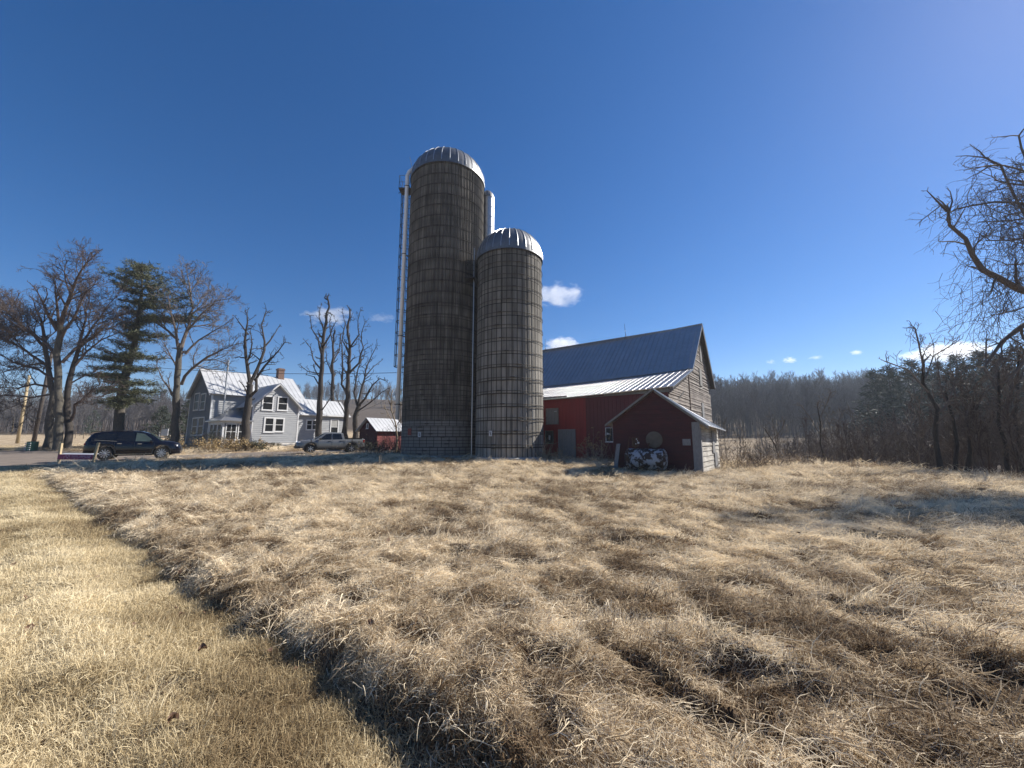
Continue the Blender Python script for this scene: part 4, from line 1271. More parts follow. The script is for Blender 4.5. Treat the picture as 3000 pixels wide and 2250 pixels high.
m.box(P(mid - .4, 22.75, ZMR - .6), V3(E1) * .8, V3(E2) * .75, (0, 0, 1.95)); m.box(P(mid - .47, 22.68, ZMR + 1.1), V3(E1) * .94, V3(E2) * .89, (0, 0, .16))
m.build('chimney', M['brick'], mr)
# flue pipe rising by the porch
m = MB(); q = onplane(655, 1195, E1, MA + .35)
m.tube([Vector((q.x, q.y, 4.2)), Vector((q.x, q.y, 10.6))], .09, 8); m.lathe([(.13, 0), (.13, .12), (.02, .2)], (q.x, q.y, 10.6), 8); m.build('flue_pipe', M['steel'], house)
# porch filling the corner
PA, PB = -49.6, 14.55
m = MB()
zp = gz + 2.85
m.box(P(MA, PB, gz - .5), V3(E1) * (PA - MA), V3(E2) * .12, (0, 0, .5 + .75)); m.box(P(PA - .12, PB + .12, gz - .5), V3(E1) * .12, V3(E2) * (HB0 - PB - .14), (0, 0, .5 + .75))
clap(m, [(0, gz + .3), (HB0 - PB - .02, gz + .3), (HB0 - PB - .02, gz + .75), (0, gz + .75)], P(PA, PB), E2, E1, .15, .02)
for (a0, b0, w1, w2) in ((PA - .16, PB - .02, .18, .18), (PA - .16, HB0 - .22, .18, .18), (MA + .02, PB - .02, .16, .14)):
    m.box(P(a0, b0, gz + .75), V3(E1) * w1, V3(E2) * w2, (0, 0, 2.1))
m.box(P(MA, PB - .01, zp - .3), V3(E1) * (PA - MA), V3(E2) * .12, (0, 0, .3)); m.box(P(PA - .1, PB + .12, zp - .3), V3(E1) * .12, V3(E2) * (HB0 - PB - .2), (0, 0, .3))
m.build('porch_wall', M['white_trim'], house)
for k in range(3):
    window(house, P(MA + .35 + k * 1.28, PB + .0, zp - .32), 1.15, 1.75, E1, ME2, .1, depth=.05)
window(house, P(PA, PB + .25, zp - .32), 1.05, 1.75, E2, E1, .1, depth=.05, muntin=True)
window(house, P(PA, PB + 1.40, zp - .32), 1.05, 1.75, E2, E1, .1, depth=.05, muntin=True)
m = MB()
ze = zp + .02; zt = 5.1
A, B, C, D = P(MA - .3, PB - .4, ze), P(PA + .4, PB - .4, ze), P(PA + .4, HB0, ze), P(MA, HB0, zt)
m.prism([A, B, P(MA + .8, PB + 1.8, zt - .25), P(MA - .1, PB + 1.8, zt)], (0, 0, -.1)); m.prism([B, C, P(MA + .8, HB0, zt - .2), P(MA + .8, PB + 1.8, zt - .25)], (0, 0, -.1))
m.build('porch_roof', M['barn_roof'], house)
# windows, placed where the photograph shows them on each wall
def win_px(x0, y0, x1, y1, nrm, k, d, n, **kw):
    a = onplane(x0, y0, nrm, k); b = onplane(x1, y1, nrm, k)
    w = abs((b.x - a.x) * d[0] + (b.y - a.y) * d[1])
    return window(house, a, w, a.z - b.z, d, n, **kw)
win_px(769, 1158, 799, 1203, E1, HA, E2, E1)
win_px(814, 1161, 842, 1204, E1, HA, E2, E1)
win_px(774, 1221, 802, 1267, E1, HA, E2, E1, trim=.17)
win_px(804, 1223, 831, 1266, E1, HA, E2, E1, trim=.17)
for q in ((566, 1155, 577, 1202), (587, 1155, 598, 1201), (560, 1225, 572, 1276), (580, 1223, 593, 1275)):
    a = onplane(q[0], q[1], E2, MB0); b = onplane(q[2], q[3], E2, MB0)
    a0 = min(max(ab(a)[0], MA2 + .5), MA - 1.3) if False else ab(a)[0]
    w = ab(b)[0] - a0
    # squeeze into the wall's own width, keeping the spacing
    fx = lambda v: MA2 + (v + 63.5) / (63.5 - 53.9) * (MA - MA2)
    window(house, P(fx(a0), MB0, a.z), fx(ab(b)[0]) - fx(a0), a.z - b.z, E1, ME2, trim=.12)
# basement hatch
m = MB(); a = onplane(777, 1296, E1, HA + .02); b = onplane(805, 1307, E1, HA + .02)
m.box(Vector((a.x, a.y, gz - .1)), Vector((b.x - a.x, b.y - a.y, 0)), (0, 0, .50), V3(E1) * .03); m.build('cellar_opening', M['plastic'], house)
m = MB(); m.box(P(HA + .04, 20.3, gz + .36), V3(E2) * 1.9, V3(E1) * 1.1 + Vector((0, 0, -.62)), (0, 0, .05)); m.build('cellar_door', M['foundation'], house)
# annex
XA, XB1 = -50.25, 28.95
ZXE, ZXR = 4.75, 6.75
m = MB(); wall_solid(m, [(0, gz - .6), (XB1 - HB1, gz - .6), (XB1 - HB1, ZXE), (0, ZXE)], P(XA, HB1), E2, E1)
clap(m, [(0, gz + .35), (XB1 - HB1, gz + .35), (XB1 - HB1, ZXE), (0, ZXE)], P(XA, HB1), E2, E1, .235, .04, 0, 6)
wall_solid(m, [(0, gz - .6), (5, gz - .6), (5, ZXE), (2.5, ZXR), (0, ZXE)], P(XA - 5, XB1), E1, E2)
m.build('annex_wall', M['siding'], house)
m = MB(); m.box(P(XA - .1, HB1 + .1, gz - .7), V3(E2) * (XB1 - HB1 - .09), V3(E1) * .11, (0, 0, 1.05)); m.build('annex_foundation', M['foundation'], house)
m = MB(); m.box(P(XA, XB1 - .14, gz + .35), V3(E2) * .18, V3(E1) * .05, (0, 0, ZXE - gz - .5)); m.box(P(XA + .3, HB1 + .4, ZXE - .22), V3(E2) * (XB1 - HB1), V3(E1) * .04, (0, 0, .18)); m.build('annex_trim', M['white_trim'], house)
m = MB(); s3 = (ZXR - ZXE) / 2.5
slab_roof(m, P(XA + .38, HB1 + .02, ZXE - s3 * .38 + .08), P(XA + .38, XB1 + .35, ZXE - s3 * .38 + .08), P(XA - 2.5, XB1 + .35, ZXR + .08), P(XA - 2.5, HB1 + .02, ZXR + .08), .06, .5, .03)
slab_roof(m, P(XA - 5.4, XB1 + .35, ZXE - s3 * .38 + .08), P(XA - 5.4, HB1 + .02, ZXE - s3 * .38 + .08), P(XA - 2.5, HB1 + .02, ZXR + .08), P(XA - 2.5, XB1 + .35, ZXR + .08), .06, .5, .03)
m.build('annex_roof', M['house_roof'], house)
win_px(897, 1229, 914, 1260, E1, XA, E2, E1)
win_px(914, 1229, 931, 1260, E1, XA, E2, E1)
win_px(968, 1228, 990, 1274, E1, XA, E2, E1, blind=True)

# ------------------------------------------------------------------ small red outbuilding right of the house
KA, KB, KA0, KB1 = -33.4, 22.5, -36.5, 25.6
kz = zat(*P(KA, KB)[:2])
ks = thing('tool_shed', 'small red shed with pale metal roof beside the tall silo', 'shed', P(KA, KB, kz))
KM = (KA + KA0) / 2; KE, KR = 2.48, 3.62
m = MB(); gp = [(0, kz - .5), (KA - KA0, kz - .5), (KA - KA0, KE), (KM - KA0, KR), (0, KE)]
wall_solid(m, gp, P(KA0, KB), E1, ME2, .1); clap(m, gp, P(KA0, KB), E1, ME2, .14, .015); m.build('gable_wall', M['red_dark'], ks)
m = MB(); gp = [(0, kz - .5), (KB1 - KB, kz - .5), (KB1 - KB, KE), (0, KE)]
wall_solid(m, gp, P(KA, KB), E2, E1, .1); clap(m, gp, P(KA, KB), E2, E1, .17, .025, .15); m.build('side_wall', M['red_lit'], ks)
m = MB(); m.box(P(KA0, KB1 - .1, kz - .4), V3(E1) * (KA - KA0), V3(E2) * .1, (0, 0, KE - kz + .4)); m.box(P(KA0, KB + .12, kz - .4), V3(E2) * (KB1 - KB - .2), V3(E1) * .1, (0, 0, KE - kz + .4)); m.build('back_wall', M['red_dark'], ks)
m = MB(); s4 = (KR - KE) / (KA - KM)
for sg in (-1, 1):
    a_0 = KM + sg * (KA - KM + .3); z_ = KE - s4 * .3 + .07
    slab_roof(m, P(a_0, KB - .3, z_), P(a_0, KB1 + .3, z_), P(KM, KB1 + .3, KR + .07), P(KM, KB - .3, KR + .07), .05, .4, .02)
m.build('roof', M['house_roof'], ks)
a = onplane(1075, 1241, E2, KB)
window(ks, P(ab(a)[0], KB, a.z), .34, .5, E1, ME2, .06, sash=False, depth=.05)

# ------------------------------------------------------------------ vehicles (local axes: x forward, y left, z up)
def loft(mb, stations, ring):
    """stations: list of x; ring(x) -> list of (y, z) for y >= 0 from bottom to top centre; mirrored"""
    rows = []
    for x in stations:
        rg_ = ring(x)
        full = [(x, y, z) for (y, z) in rg_] + [(x, -y, z) for (y, z) in reversed(rg_)]
        b = len(mb.v); mb.v.extend(full); rows.append((b, len(full)))
    for i in range(len(rows) - 1):
        (b0, n), (b1, _) = rows[i], rows[i + 1]
        for k in range(n):
            k2 = (k + 1) % n
            mb.f.append((b0 + k, b1 + k, b1 + k2, b0 + k2))
    b, n = rows[0]; mb.f.append(tuple(b + k for k in range(n)))
    b, n = rows[-1]; mb.f.append(tuple(b + k for k in reversed(range(n))))

def lerp_tab(tab, x):
    if x <= tab[0][0]: return tab[0][1]
    for (x0, v0), (x1, v1) in zip(tab, tab[1:]):
        if x <= x1: return v0 + (v1 - v0) * (x - x0) / (x1 - x0)
    return tab[-1][1]

def make_wheel(parent, x, y, r, w, spokes, rim_r, side):
    t = MB()
    t.lathe([(rim_r, -w / 2), (r - .02, -w / 2), (r, -w / 2 + .03), (r, w / 2 - .03), (r - .02, w / 2), (rim_r, w / 2), (rim_r - .01, w / 2 - .05), (rim_r - .01, -w / 2)], (x, y, r), 36, 'Y')
    tyre = t.build('wheel', M['rubber'], parent, smooth=False)
    g = MB(); ys = y + side * (w / 2 - .03)
    n = 28
    g.lathe([(rim_r + .004, side * .035), (rim_r - .03, side * .035), (rim_r - .035, -side * .05), (.01, -side * .05)], (x, ys, r), n, 'Y')
    d = g.build('rim', M['plastic'], tyre)
    s = MB()
    for k in range(spokes):
        an = 2 * math.pi * (k + .5) / spokes
        u = Vector((math.cos(an), 0, math.sin(an))); v = Vector((-math.sin(an), 0, math.cos(an))); c = Vector((x, ys, r))
        o = Vector((0, side * .012, 0))
        s.prism([c + u * .05 - v * .018, c + u * (rim_r - .01) - v * .045, c + u * (rim_r - .01) + v * .035, c + u * .05 + v * .018], o)
    s.lathe([(rim_r - .0, side * .004), (rim_r - .0, side * .03), (rim_r - .018, side * .03), (rim_r - .018, side * .004)], (x, ys, r), n, 'Y')
    s.lathe([(.07, side * .0), (.07, side * .02), (.01, side * .028)], (x, ys, r), 14, 'Y')
    s.build('spokes', M['alloy'], tyre)

def vehicle(kind, label, loc, rz, spec):
    t = thing(kind, label, spec['cat'], loc, rz, local=True)
    xs0, xs1 = spec['x']; wr = spec['wheel_r']; ax = spec['axles']; arch = wr + .075
    def zb(x):
        z = spec['zb'] if xs0 + .5 < x < xs1 - .5 else spec['zb'] + .09 * (1 - min(x - xs0, xs1 - x) / .5)
        for a in ax:
            d = abs(x - a)
            if d < arch: z = max(z, wr + math.sqrt(arch * arch - d * d) * 1.0)
        return z
    st = sorted(set([xs0 + (xs1 - xs0) * i / 60 for i in range(61)] + [a + arch * math.sin(k / 12 * math.pi / 2) * s for a in ax for s in (-1, 1) for k in range(13)]))
    st = [x for x in st if xs0 <= x <= xs1]
    def ring(x):
        w = spec['w'] / 2 * lerp_tab(spec['plan'], x); zt = lerp_tab(spec['top'], x); zbt = zb(x)
        belt = min(lerp_tab(spec['belt'], x), zt - .02)
        m1 = max(zbt + .015, .60)
        return [(0, max(zbt, .35)), (w * .90, max(zbt, .30)), (w * .985, zbt + .008), (w, max(m1, zbt + .012)), (w * .992, (m1 + belt) / 2 + .02), (w * .965, max(belt, zbt + .03)), (w * .90, max(zt - .015, zbt + .04)), (w * .6, max(zt + .015, zbt + .05)), (0, max(zt + .03, zbt + .06))]
    m = MB(); loft(m, st, ring)
    body = m.build('body', spec['paint'], t, smooth=True)
    for p_ in body.data.polygons:
        pass
    # cabin
    cab = spec['cab']
    cst = [cab[0][0] + (cab[-1][0] - cab[0][0]) * i / 40 for i in range(41)]
    wb_, wt_ = spec['w'] / 2 * .955, spec['w'] / 2 * .74
    zbelt = lambda x: lerp_tab(spec['belt'], x) - .03
    def cring(x):
        zt = max(lerp_tab(cab, x), zbelt(x) + .01); f = (zt - zbelt(x)) / (spec['h'] - zbelt(x)); pl = lerp_tab(spec['plan'], x)
        yt = (wb_ + (wt_ - wb_) * f) * pl
        return [(0, zbelt(x)), (wb_ * pl, zbelt(x)), (yt + .0, max(zt - .07 * min(1, f * 2), zbelt(x) + .004)), (yt * .90, max(zt - .012, zbelt(x) + .006)), (0, zt + .012)]
    m = MB(); loft(m, cst, cring); m.build('cabin', spec['paint'], t, smooth=False)
    def side_pt(x, z, s, off):
        f = (z - zbelt(x)) / (spec['h'] - zbelt(x)); pl = lerp_tab(spec['plan'], x)
        return Vector((x, s * ((wb_ + (wt_ - wb_) * f) * pl + off), z))
    for s in (-1, 1):
        for (nm, poly, mt) in spec['glass']:
            pts = [side_pt(x, z, s, .004) for (x, z) in poly]
            m = MB(); m.prism(pts, Vector((0, s * .010, .003))); m.build(nm, mt, t)
    for (nm, pts, ex, mt) in spec['panels']:
        m = MB(); m.prism([Vector(p) for p in pts], Vector(ex)); m.build(nm, mt, t)
    # arch flares
    for a in ax:
        for s in (-1, 1):
            m = MB(); w = spec['w'] / 2 * lerp_tab(spec['plan'], a)
            for k in range(16):
                t0, t1 = math.pi * k / 16, math.pi * (k + 1) / 16
                q = [Vector((a + r_ * math.cos(th), s * (w + .004), wr + r_ * math.sin(th))) for (r_, th) in ((arch - .01, t0), (arch + .065, t0), (arch + .065, t1), (arch - .01, t1))]
                m.prism(q, Vector((0, s * .018, 0)))
            m.build('wheel_arch', spec['flare'], t)
            make_wheel(t, a, s * (spec['w'] / 2 - .135), wr, .25, spec['spokes'], spec['rim_r'], s)
    m = MB()   # dark underbody and wheel wells
    m.cbox(((xs0 + xs1) / 2, 0, .42), (xs1 - xs0) - 1.2, spec['w'] - .55, .30); m.build('underbody', M['plastic'], t)
    for s in (-1, 1):
        for (x, z) in spec['handles']:
            w = spec['w'] / 2 * lerp_tab(spec['plan'], x) * .975
            m = MB(); m.box((x - .11, s * w - .012 * 0, z), (.22, 0, 0), (0, s * .035, 0), (0, 0, .035)); m.build('door_handle', spec['handle_mat'], t)
        for (x, z0, z1) in spec['gaps']:
            w = spec['w'] / 2 * lerp_tab(spec['plan'], x)
            m = MB(); m.box((x - .006, s * (w * .99), z0), (.012, 0, 0), (0, s * .012, 0), (0, 0, z1 - z0)); m.build('door_gap', M['plastic'], t)
        x, z = spec['mirror']; m = MB(); m.cbox((x, s * (spec['w'] / 2 + .08), z), .14, .20, .15); m.build('mirror', spec['mirror_mat'], t, bevel=.03)
        x, y, z, lx_, ly_, lz_ = spec['headlight']
        m = MB(); m.prism([(x - lx_, s * (y + .02), z + lz_ * .35), (x - lx_ * .35, s * (y + .005), z + lz_ * .9), (x + .015, s * (y - ly_), z + lz_ * .5), (x + .02, s * (y - ly_), z), (x - lx_ * .3, s * (y + .012), z)], (0.0, s * .02, -.002))
        m.build('headlight', M['lamp_clear'], t)
        m = MB(); x, y, z, dx_, dy_, dz_ = spec['taillight']
        m.box((x - .015, s * y, z), (dx_, 0, 0), (0, -s * dy_, 0), (0, 0, dz_)); m.build('taillight', M['lamp_red'], t)
    return t

suv = dict(cat='car', x=(-2.5, 2.5), w=1.97, h=1.77, wheel_r=.40, rim_r=.29, axles=(-1.42, 1.48), zb=.25, spokes=10, paint=M['suv_paint'], flare=M['plastic'],
    plan=[(-2.5, .80), (-2.25, .93), (-1.5, .99), (0, 1.0), (1.6, .985), (2.1, .93), (2.4, .80), (2.5, .66)],
    top=[(-2.5, 1.02), (-2.44, 1.14), (-2.3, 1.17), (1.0, 1.14), (1.5, 1.12), (2.1, 1.06), (2.36, .98), (2.46, .88), (2.5, .76)],
    belt=[(-2.5, .95), (-2.2, 1.12), (-1.0, 1.09), (.9, 1.02), (2.1, .90), (2.5, .68)],
    cab=[(-2.46, 1.14), (-2.28, 1.42), (-2.12, 1.64), (-1.7, 1.72), (-.9, 1.76), (-.2, 1.77), (.25, 1.75), (.6, 1.66), (1.0, 1.40), (1.36, 1.12)],
    glass=[('rear_window', [(-2.02, 1.26), (-.98, 1.18), (-.98, 1.64), (-1.7, 1.60)], M['car_glass']), ('rear_door_window', [(-.92, 1.17), (-.05, 1.13), (-.05, 1.66), (-.92, 1.645)], M['car_glass']),
           ('front_door_window', [(.03, 1.13), (.98, 1.10), (.82, 1.30), (.45, 1.58), (.03, 1.655)], M['green_glass'])],
    panels=[('windscreen', [(1.44, -.66, 1.10), (1.44, .66, 1.10), (.70, .56, 1.625), (.70, -.56, 1.625)], (.012, 0, .012), M['green_glass']),
            ('rear_glass', [(-2.44, -.62, 1.20), (-2.44, .62, 1.20), (-2.22, .56, 1.52), (-2.22, -.56, 1.52)], (-.012, 0, .012), M['car_glass']),
            ('grille', [(2.505, -.42, .50), (2.505, .42, .50), (2.46, .48, .84), (2.46, -.48, .84)], (.03, 0, .01), M['plastic']),
            ('grille_surround', [(2.53, -.46, .46), (2.53, .46, .46), (2.52, .46, .49), (2.52, -.46, .49)], (.02, 0, 0), M['chrome']),
            ('lower_trim', [(2.1, -.96, .30), (2.50, -.70, .32), (2.50, -.70, .36), (2.1, -.96, .34)], (0, -.02, 0), M['chrome']),
            ('sill_trim', [(-.9, -.985, .335), (1.0, -.985, .335), (1.0, -.985, .355), (-.9, -.985, .355)], (0, -.02, 0), M['chrome']),
            ('window_trim', [(-2.0, -.935, 1.20), (-.9, -.945, 1.12), (-.9, -.945, 1.135), (-2.0, -.935, 1.215)], (0, -.012, 0), M['chrome']),
            ('roof_rail', [(-1.6, -.70, 1.745), (-.2, -.70, 1.785), (-.2, -.70, 1.81), (-1.6, -.70, 1.77)], (0, .03, 0), M['plastic']),
            ('spoiler', [(-2.32, -.56, 1.63), (-1.9, -.60, 1.71), (-1.9, .60, 1.71), (-2.32, .56, 1.63)], (0, 0, .035), M['suv_paint'])],
    handles=[(-.75, .97), (.28, .95)], gaps=[(-1.0, .45, 1.05), (0.0, .35, 1.05), (1.05, .5, 1.0)], handle_mat=M['chrome'], mirror=(.88, 1.12), mirror_mat=M['suv_paint'],
    headlight=(2.44, .80, .80, .42, .22, .12), taillight=(-2.49, .80, .92, .10, .30, .09))
sp_ = at(405, 1340, 27.0)
sx, sy = -26.0, 27.0
# the chrome and trim sits on both sides
CAR = vehicle('parked_car', 'black three row sport utility car parked on the drive beside the trees', (sx, sy, zat(sx, sy) + .10), math.atan2(.59, .81), suv)
CAR.scale = (.95, 1.0, 1.09)

trk = dict(cat='pickup truck', x=(-2.7, 2.7), w=1.9, h=1.79, wheel_r=.39, rim_r=.25, axles=(-1.62, 1.62), zb=.42, spokes=6, paint=M['truck_paint'], flare=M['plastic'],
    plan=[(-2.7, .93), (-2.5, .97), (0, 1.0), (1.8, .99), (2.3, .95), (2.6, .84), (2.7, .74)],
    top=[(-2.7, 1.20), (-.95, 1.20), (-.9, 1.20), (1.0, 1.18), (1.5, 1.16), (2.3, 1.07), (2.55, 1.0), (2.7, .82)],
    belt=[(-2.7, 1.17), (1.0, 1.13), (2.1, 1.02), (2.7, .80)],
    cab=[(-1.02, 1.16), (-.92, 1.70), (-.6, 1.775), (.1, 1.79), (.55, 1.74), (.95, 1.45), (1.35, 1.15)],
    glass=[('rear_door_window', [(-.82, 1.20), (-.05, 1.18), (-.05, 1.66), (-.70, 1.66)], M['car_glass']), ('front_door_window', [(.05, 1.18), (.98, 1.16), (.70, 1.42), (.48, 1.62), (.05, 1.67)], M['car_glass'])],
    panels=[('windscreen', [(1.37, -.62, 1.16), (1.37, .62, 1.16), (.66, .56, 1.68), (.66, -.56, 1.68)], (.012, 0, .012), M['green_glass']),
            ('grille', [(2.70, -.60, .60), (2.70, .60, .60), (2.63, .62, .93), (2.63, -.62, .93)], (.03, 0, .01), M['plastic']),
            ('front_bumper', [(2.40, -.86, .42), (2.40, .86, .42), (2.40, .86, .60), (2.40, -.86, .60)], (.36, 0, 0), M['plastic']),
            ('rear_bumper', [(-2.82, -.82, .50), (-2.82, .82, .50), (-2.82, .82, .68), (-2.82, -.82, .68)], (.2, 0, 0), M['plastic']),
            ('bed_cover', [(-2.6, -.80, 1.225), (-1.05, -.80, 1.225), (-1.05, .80, 1.225), (-2.6, .80, 1.225)], (0, 0, .02), M['plastic']),
            ('bed_rail', [(-2.6, .80, 1.24), (-1.05, .80, 1.24), (-1.05, .86, 1.24), (-2.6, .86, 1.24)], (0, 0, .05), M['plastic']),
            ('sill_guard', [(-1.1, .93, .40), (1.1, .93, .40), (1.1, .93, .47), (-1.1, .93, .47)], (0, .03, 0), M['plastic'])],
    handles=[(-.72, 1.02), (.22, 1.0)], gaps=[(-.93, .50, 1.15), (0.0, .48, 1.15), (1.08, .5, 1.12), (-1.05, .5, 1.15)], handle_mat=M['plastic'], mirror=(.95, 1.22), mirror_mat=M['plastic'],
    headlight=(2.66, .80, .90, .34, .18, .16), taillight=(-2.70, .90, .88, .16, .18, .26))
tx, ty = -16.05, 34.4
vehicle('pickup_truck', 'dark grey four door pickup truck parked in front of the house annex', (tx, ty, zat(tx, ty) + .03), math.atan2(-.545, -.84), trk)

# ------------------------------------------------------------------ utility poles, barrel, sign
def pole(px, pyb, pyt, D, r, mt, label, lean=0.0):
    b = at(px, pyb, D); z0 = zat(b.x, b.y); h = at(px, pyt, D).z
    t = thing('utility_pole', label, 'utility pole', (b.x, b.y, z0), group='poles along the roadside on the left')
    m = MB(); m.tube([(b.x, b.y, z0 - .4), (b.x + lean, b.y, h)], [r, r * .72], 10); m.build('pole', mt, t, smooth=True)
    m = MB(); m.tube([(b.x + lean - .3, b.y, h - .55), (b.x + lean + .3, b.y, h - .5)], .05, 5)
    m.tube([(b.x + lean, b.y - .12, h - .1), (b.x + lean, b.y - .12, h + .12)], .05, 6); m.build('bracket', M['dark_iron'], t)
    return Vector((b.x + lean, b.y, h))
w1 = pole(53, 1286, 1100, 53, .19, M['pole_pale'], 'sunlit yellowish utility pole nearest the camera at the left edge')
w2 = pole(36, 1255, 1165, 108, .18, M['pole_pale'], 'second distant pale utility pole, left of the two far ones')
w3 = pole(47, 1247, 1172, 128, .17, M['old_board'], 'third, farthest and thinnest grey utility pole')
w4 = pole(99, 1290, 1035, 50, .22, M['pole_dark'], 'tall dark utility pole beside the big bare trees', .4)
def wire(name, label, a, b, sag_, r=.012, n=18):
    a, b = Vector(a), Vector(b)
    m = MB(); pts = []
    for k in range(n + 1):
        t = k / n; p = a.lerp(b, t); p.z -= sag_ * 4 * t * (1 - t); pts.append(p)
    m.tube(pts, r, 4); m.build(name, M['wire'], None, loc=a, label=label, cat='wire')
sw = at(1186, 1088, 30.0); sw = Vector((SLX - SLR, SLY, sw.z))
wire('overhead_wire', 'long thin overhead wire running from the dark pole to the tall silo', w4, sw, 1.0, .02)
hw = at(848, 1150, 52)
wire('overhead_wire', 'thin wire dropping from the tall silo down to the house', (SLX - SLR, SLY, at(1180, 1135, 30).z), P(XA, XB1 - .3, 5.0), .5, .014)
wire('overhead_wire', 'thin wire between the two nearest poles on the left', w1, w4, .4, .014)
wire('overhead_wire', 'thin wire between the sunlit pole and the distant pole', w1, w2, .8, .014)

bx = at(92, 1322, 38); bz = zat(bx.x, bx.y)
t = thing('plastic_drum', 'green ribbed plastic drum at the foot of the dark utility pole', 'drum', (bx.x, bx.y, bz))
m = MB(); pr = []
for k in range(5): pr += [(.40, .02 + k * .18), (.385, .05 + k * .18), (.385, .14 + k * .18), (.40, .17 + k * .18)]
m.lathe([(.01, 0)] + pr + [(.37, .93), (.01, .94)], (bx.x, bx.y, bz - .02), 24); m.build('barrel', M['green'], t)
for s_ in (-.17, .19):
    m = MB()
    for k in range(4):
        m.box((bx.x + s_ - .1, bx.y - .415, bz + .10 + k * .2), (.2, 0, 0), (0, .05, 0), (0, 0, .07))
    m.build('highlight_band', M['paper'], t, kind=None)  # pale bars painting the highlights on the drum's ribs

g0 = at(166, 1352, 24.3); g1 = at(267, 1352, 24.3); zz = (zat(g0.x, g0.y) + zat(g1.x, g1.y)) / 2 + .22
sg = thing('yard_sign', 'low magenta and silver banner sign slung between two wooden posts', 'sign', (g0.x, g0.y, zz))
m = MB(); m.box((g0.x - .02, g0.y + .02, zz - .3), (.11, 0, 0), (0, .11, 0), (0, 0, 1.32)); m.build('post', M['post_wood'], sg)
m = MB(); m.box((g1.x, g1.y + .02, zz - .3), (.10, 0, 0), (0, .10, 0), (.17, 0, 1.36)); m.build('post', M['post_wood'], sg)
W_ = g1.x - g0.x
m = MB(); m.prism([(g0.x, g0.y, zz + .03), (g1.x, g1.y, zz + .0), (g1.x + .05, g1.y, zz + .31), (g0.x + .03, g0.y, zz + .34)], (0, .05, 0)); bn = m.build('banner', M['magenta'], sg)
m = MB(); m.prism([(g0.x + .05, g0.y + .055, zz + .33), (g1.x + .03, g1.y + .055, zz + .30), (g1.x + .1, g1.y + .30, zz + .385), (g0.x + .08, g0.y + .30, zz + .405)], (0, .01, -.03)); m.build('folded_top', M['silver'], sg)
rr_ = random.Random(4)
def print_marks(x0, x1, z, h, seed, gap=.35):
    r = random.Random(seed); m = MB(); x = x0
    while x < x1:
        w = r.uniform(.035, .075)
        if r.random() > .12: m.box((x, g0.y - .006, z + r.uniform(-.004, .004)), (w, 0, 0), (0, .004, 0), (0, 0, h * r.uniform(.7, 1)))
        x += w + .014
    o = m.build('lettering', M['print'], bn)
print_marks(g0.x + W_ * .22, g0.x + W_ * .58, zz + .215, .045, 1)
print_marks(g0.x + W_ * .64, g0.x + W_ * .95, zz + .21, .045, 2)
print_marks(g0.x + W_ * .34, g0.x + W_ * .72, zz + .115, .018, 3)
print_marks(g0.x + W_ * .76, g0.x + W_ * .95, zz + .11, .04, 4)
m = MB(); c = Vector((g0.x + W_ * .29, g0.y - .004, zz + .13)); m.lathe([(.035, -.002), (.035, -.006), (.01, -.006)], c, 12, 'Y'); m.build('emblem', M['print'], bn)

# split rail fence and white trailer seen far beyond the car
f0 = at(225, 1254, 70); f1 = at(300, 1262, 70)
m = MB(); z0 = zat(f0.x, f0.y)
t = thing('rail_fence', 'pale single rail fence in the field behind the big trees', 'fence', (f0.x, f0.y, z0))
m.tube([(f0.x, f0.y, z0 + .9), (f1.x + 2.5, f1.y - 1, zat(f1.x, f1.y) + .9)], .07, 5); m.build('rail', M['stem_pale'], t)
for k in range(5):
    x, y = f0.x + (f1.x + 2.5 - f0.x) * k / 4, f0.y - k / 4
    m = MB(); m.tube([(x, y, zat(x, y) - .3), (x, y, zat(x, y) + 1.1)], .08, 6); m.build('post', M['stem_pale'], t)
f0 = at(460, 1290, 52); z0 = zat(f0.x, f0.y)
t = thing('board_fence', 'grey board fence between the maple and the pine behind the black car', 'fence', (f0.x, f0.y, z0))
for k in range(3):
    m = MB(); m.box((f0.x, f0.y, z0 + .35 + k * .45), (4.2, .4, 0), (0, .04, 0), (0, 0, .14)); m.build('board', M['old_board'], t)
for k in range(3):
    m = MB(); m.box((f0.x + k * 2.05, f0.y + k * .2 + .05, z0 - .3), (.14, 0, 0), (0, .12, 0), (0, 0, 1.85)); m.build('post', M['old_board'], t)
sb = at(471, 1266, 51); z0 = zat(sb.x, sb.y)
m = MB(); m.prism([(sb.x, sb.y, z0 + 1.1), (sb.x + .95, sb.y, z0 + 1.1), (sb.x + .95, sb.y, z0 + 2.0), (sb.x + .1, sb.y, z0 + 1.9)], (0, .05, 0)); bb = m.build('sheet', M['white_trim'], None)
bb.name = 'white_board'; prop(bb, 'white sheet of board leaning on the grey fence left of the maple trunk', 'board')
bb.location = (0, 0, 0)
# bare rural road far left
m = MB()
pts = []
for k in range(30):
    y = 95 + k * 5
    xl = -1.42 * y; pts.append((xl, y))
for k in range(len(pts) - 1):
    (xa, ya), (xb, yb) = pts[k], pts[k + 1]
    m.quad((xa - 8, ya, zat(xa - 8, ya) + .12), (xa, ya, zat(xa, ya) + .12), (xb, yb, zat(xb, yb) + .12), (xb - 8, yb, zat(xb - 8, yb) + .12))
m.build('road', simple('pale_asphalt', (.16, .165, .18), (.12, .125, .135), 2, .85), kind='structure', label='grey country road going over the rise at the far left')
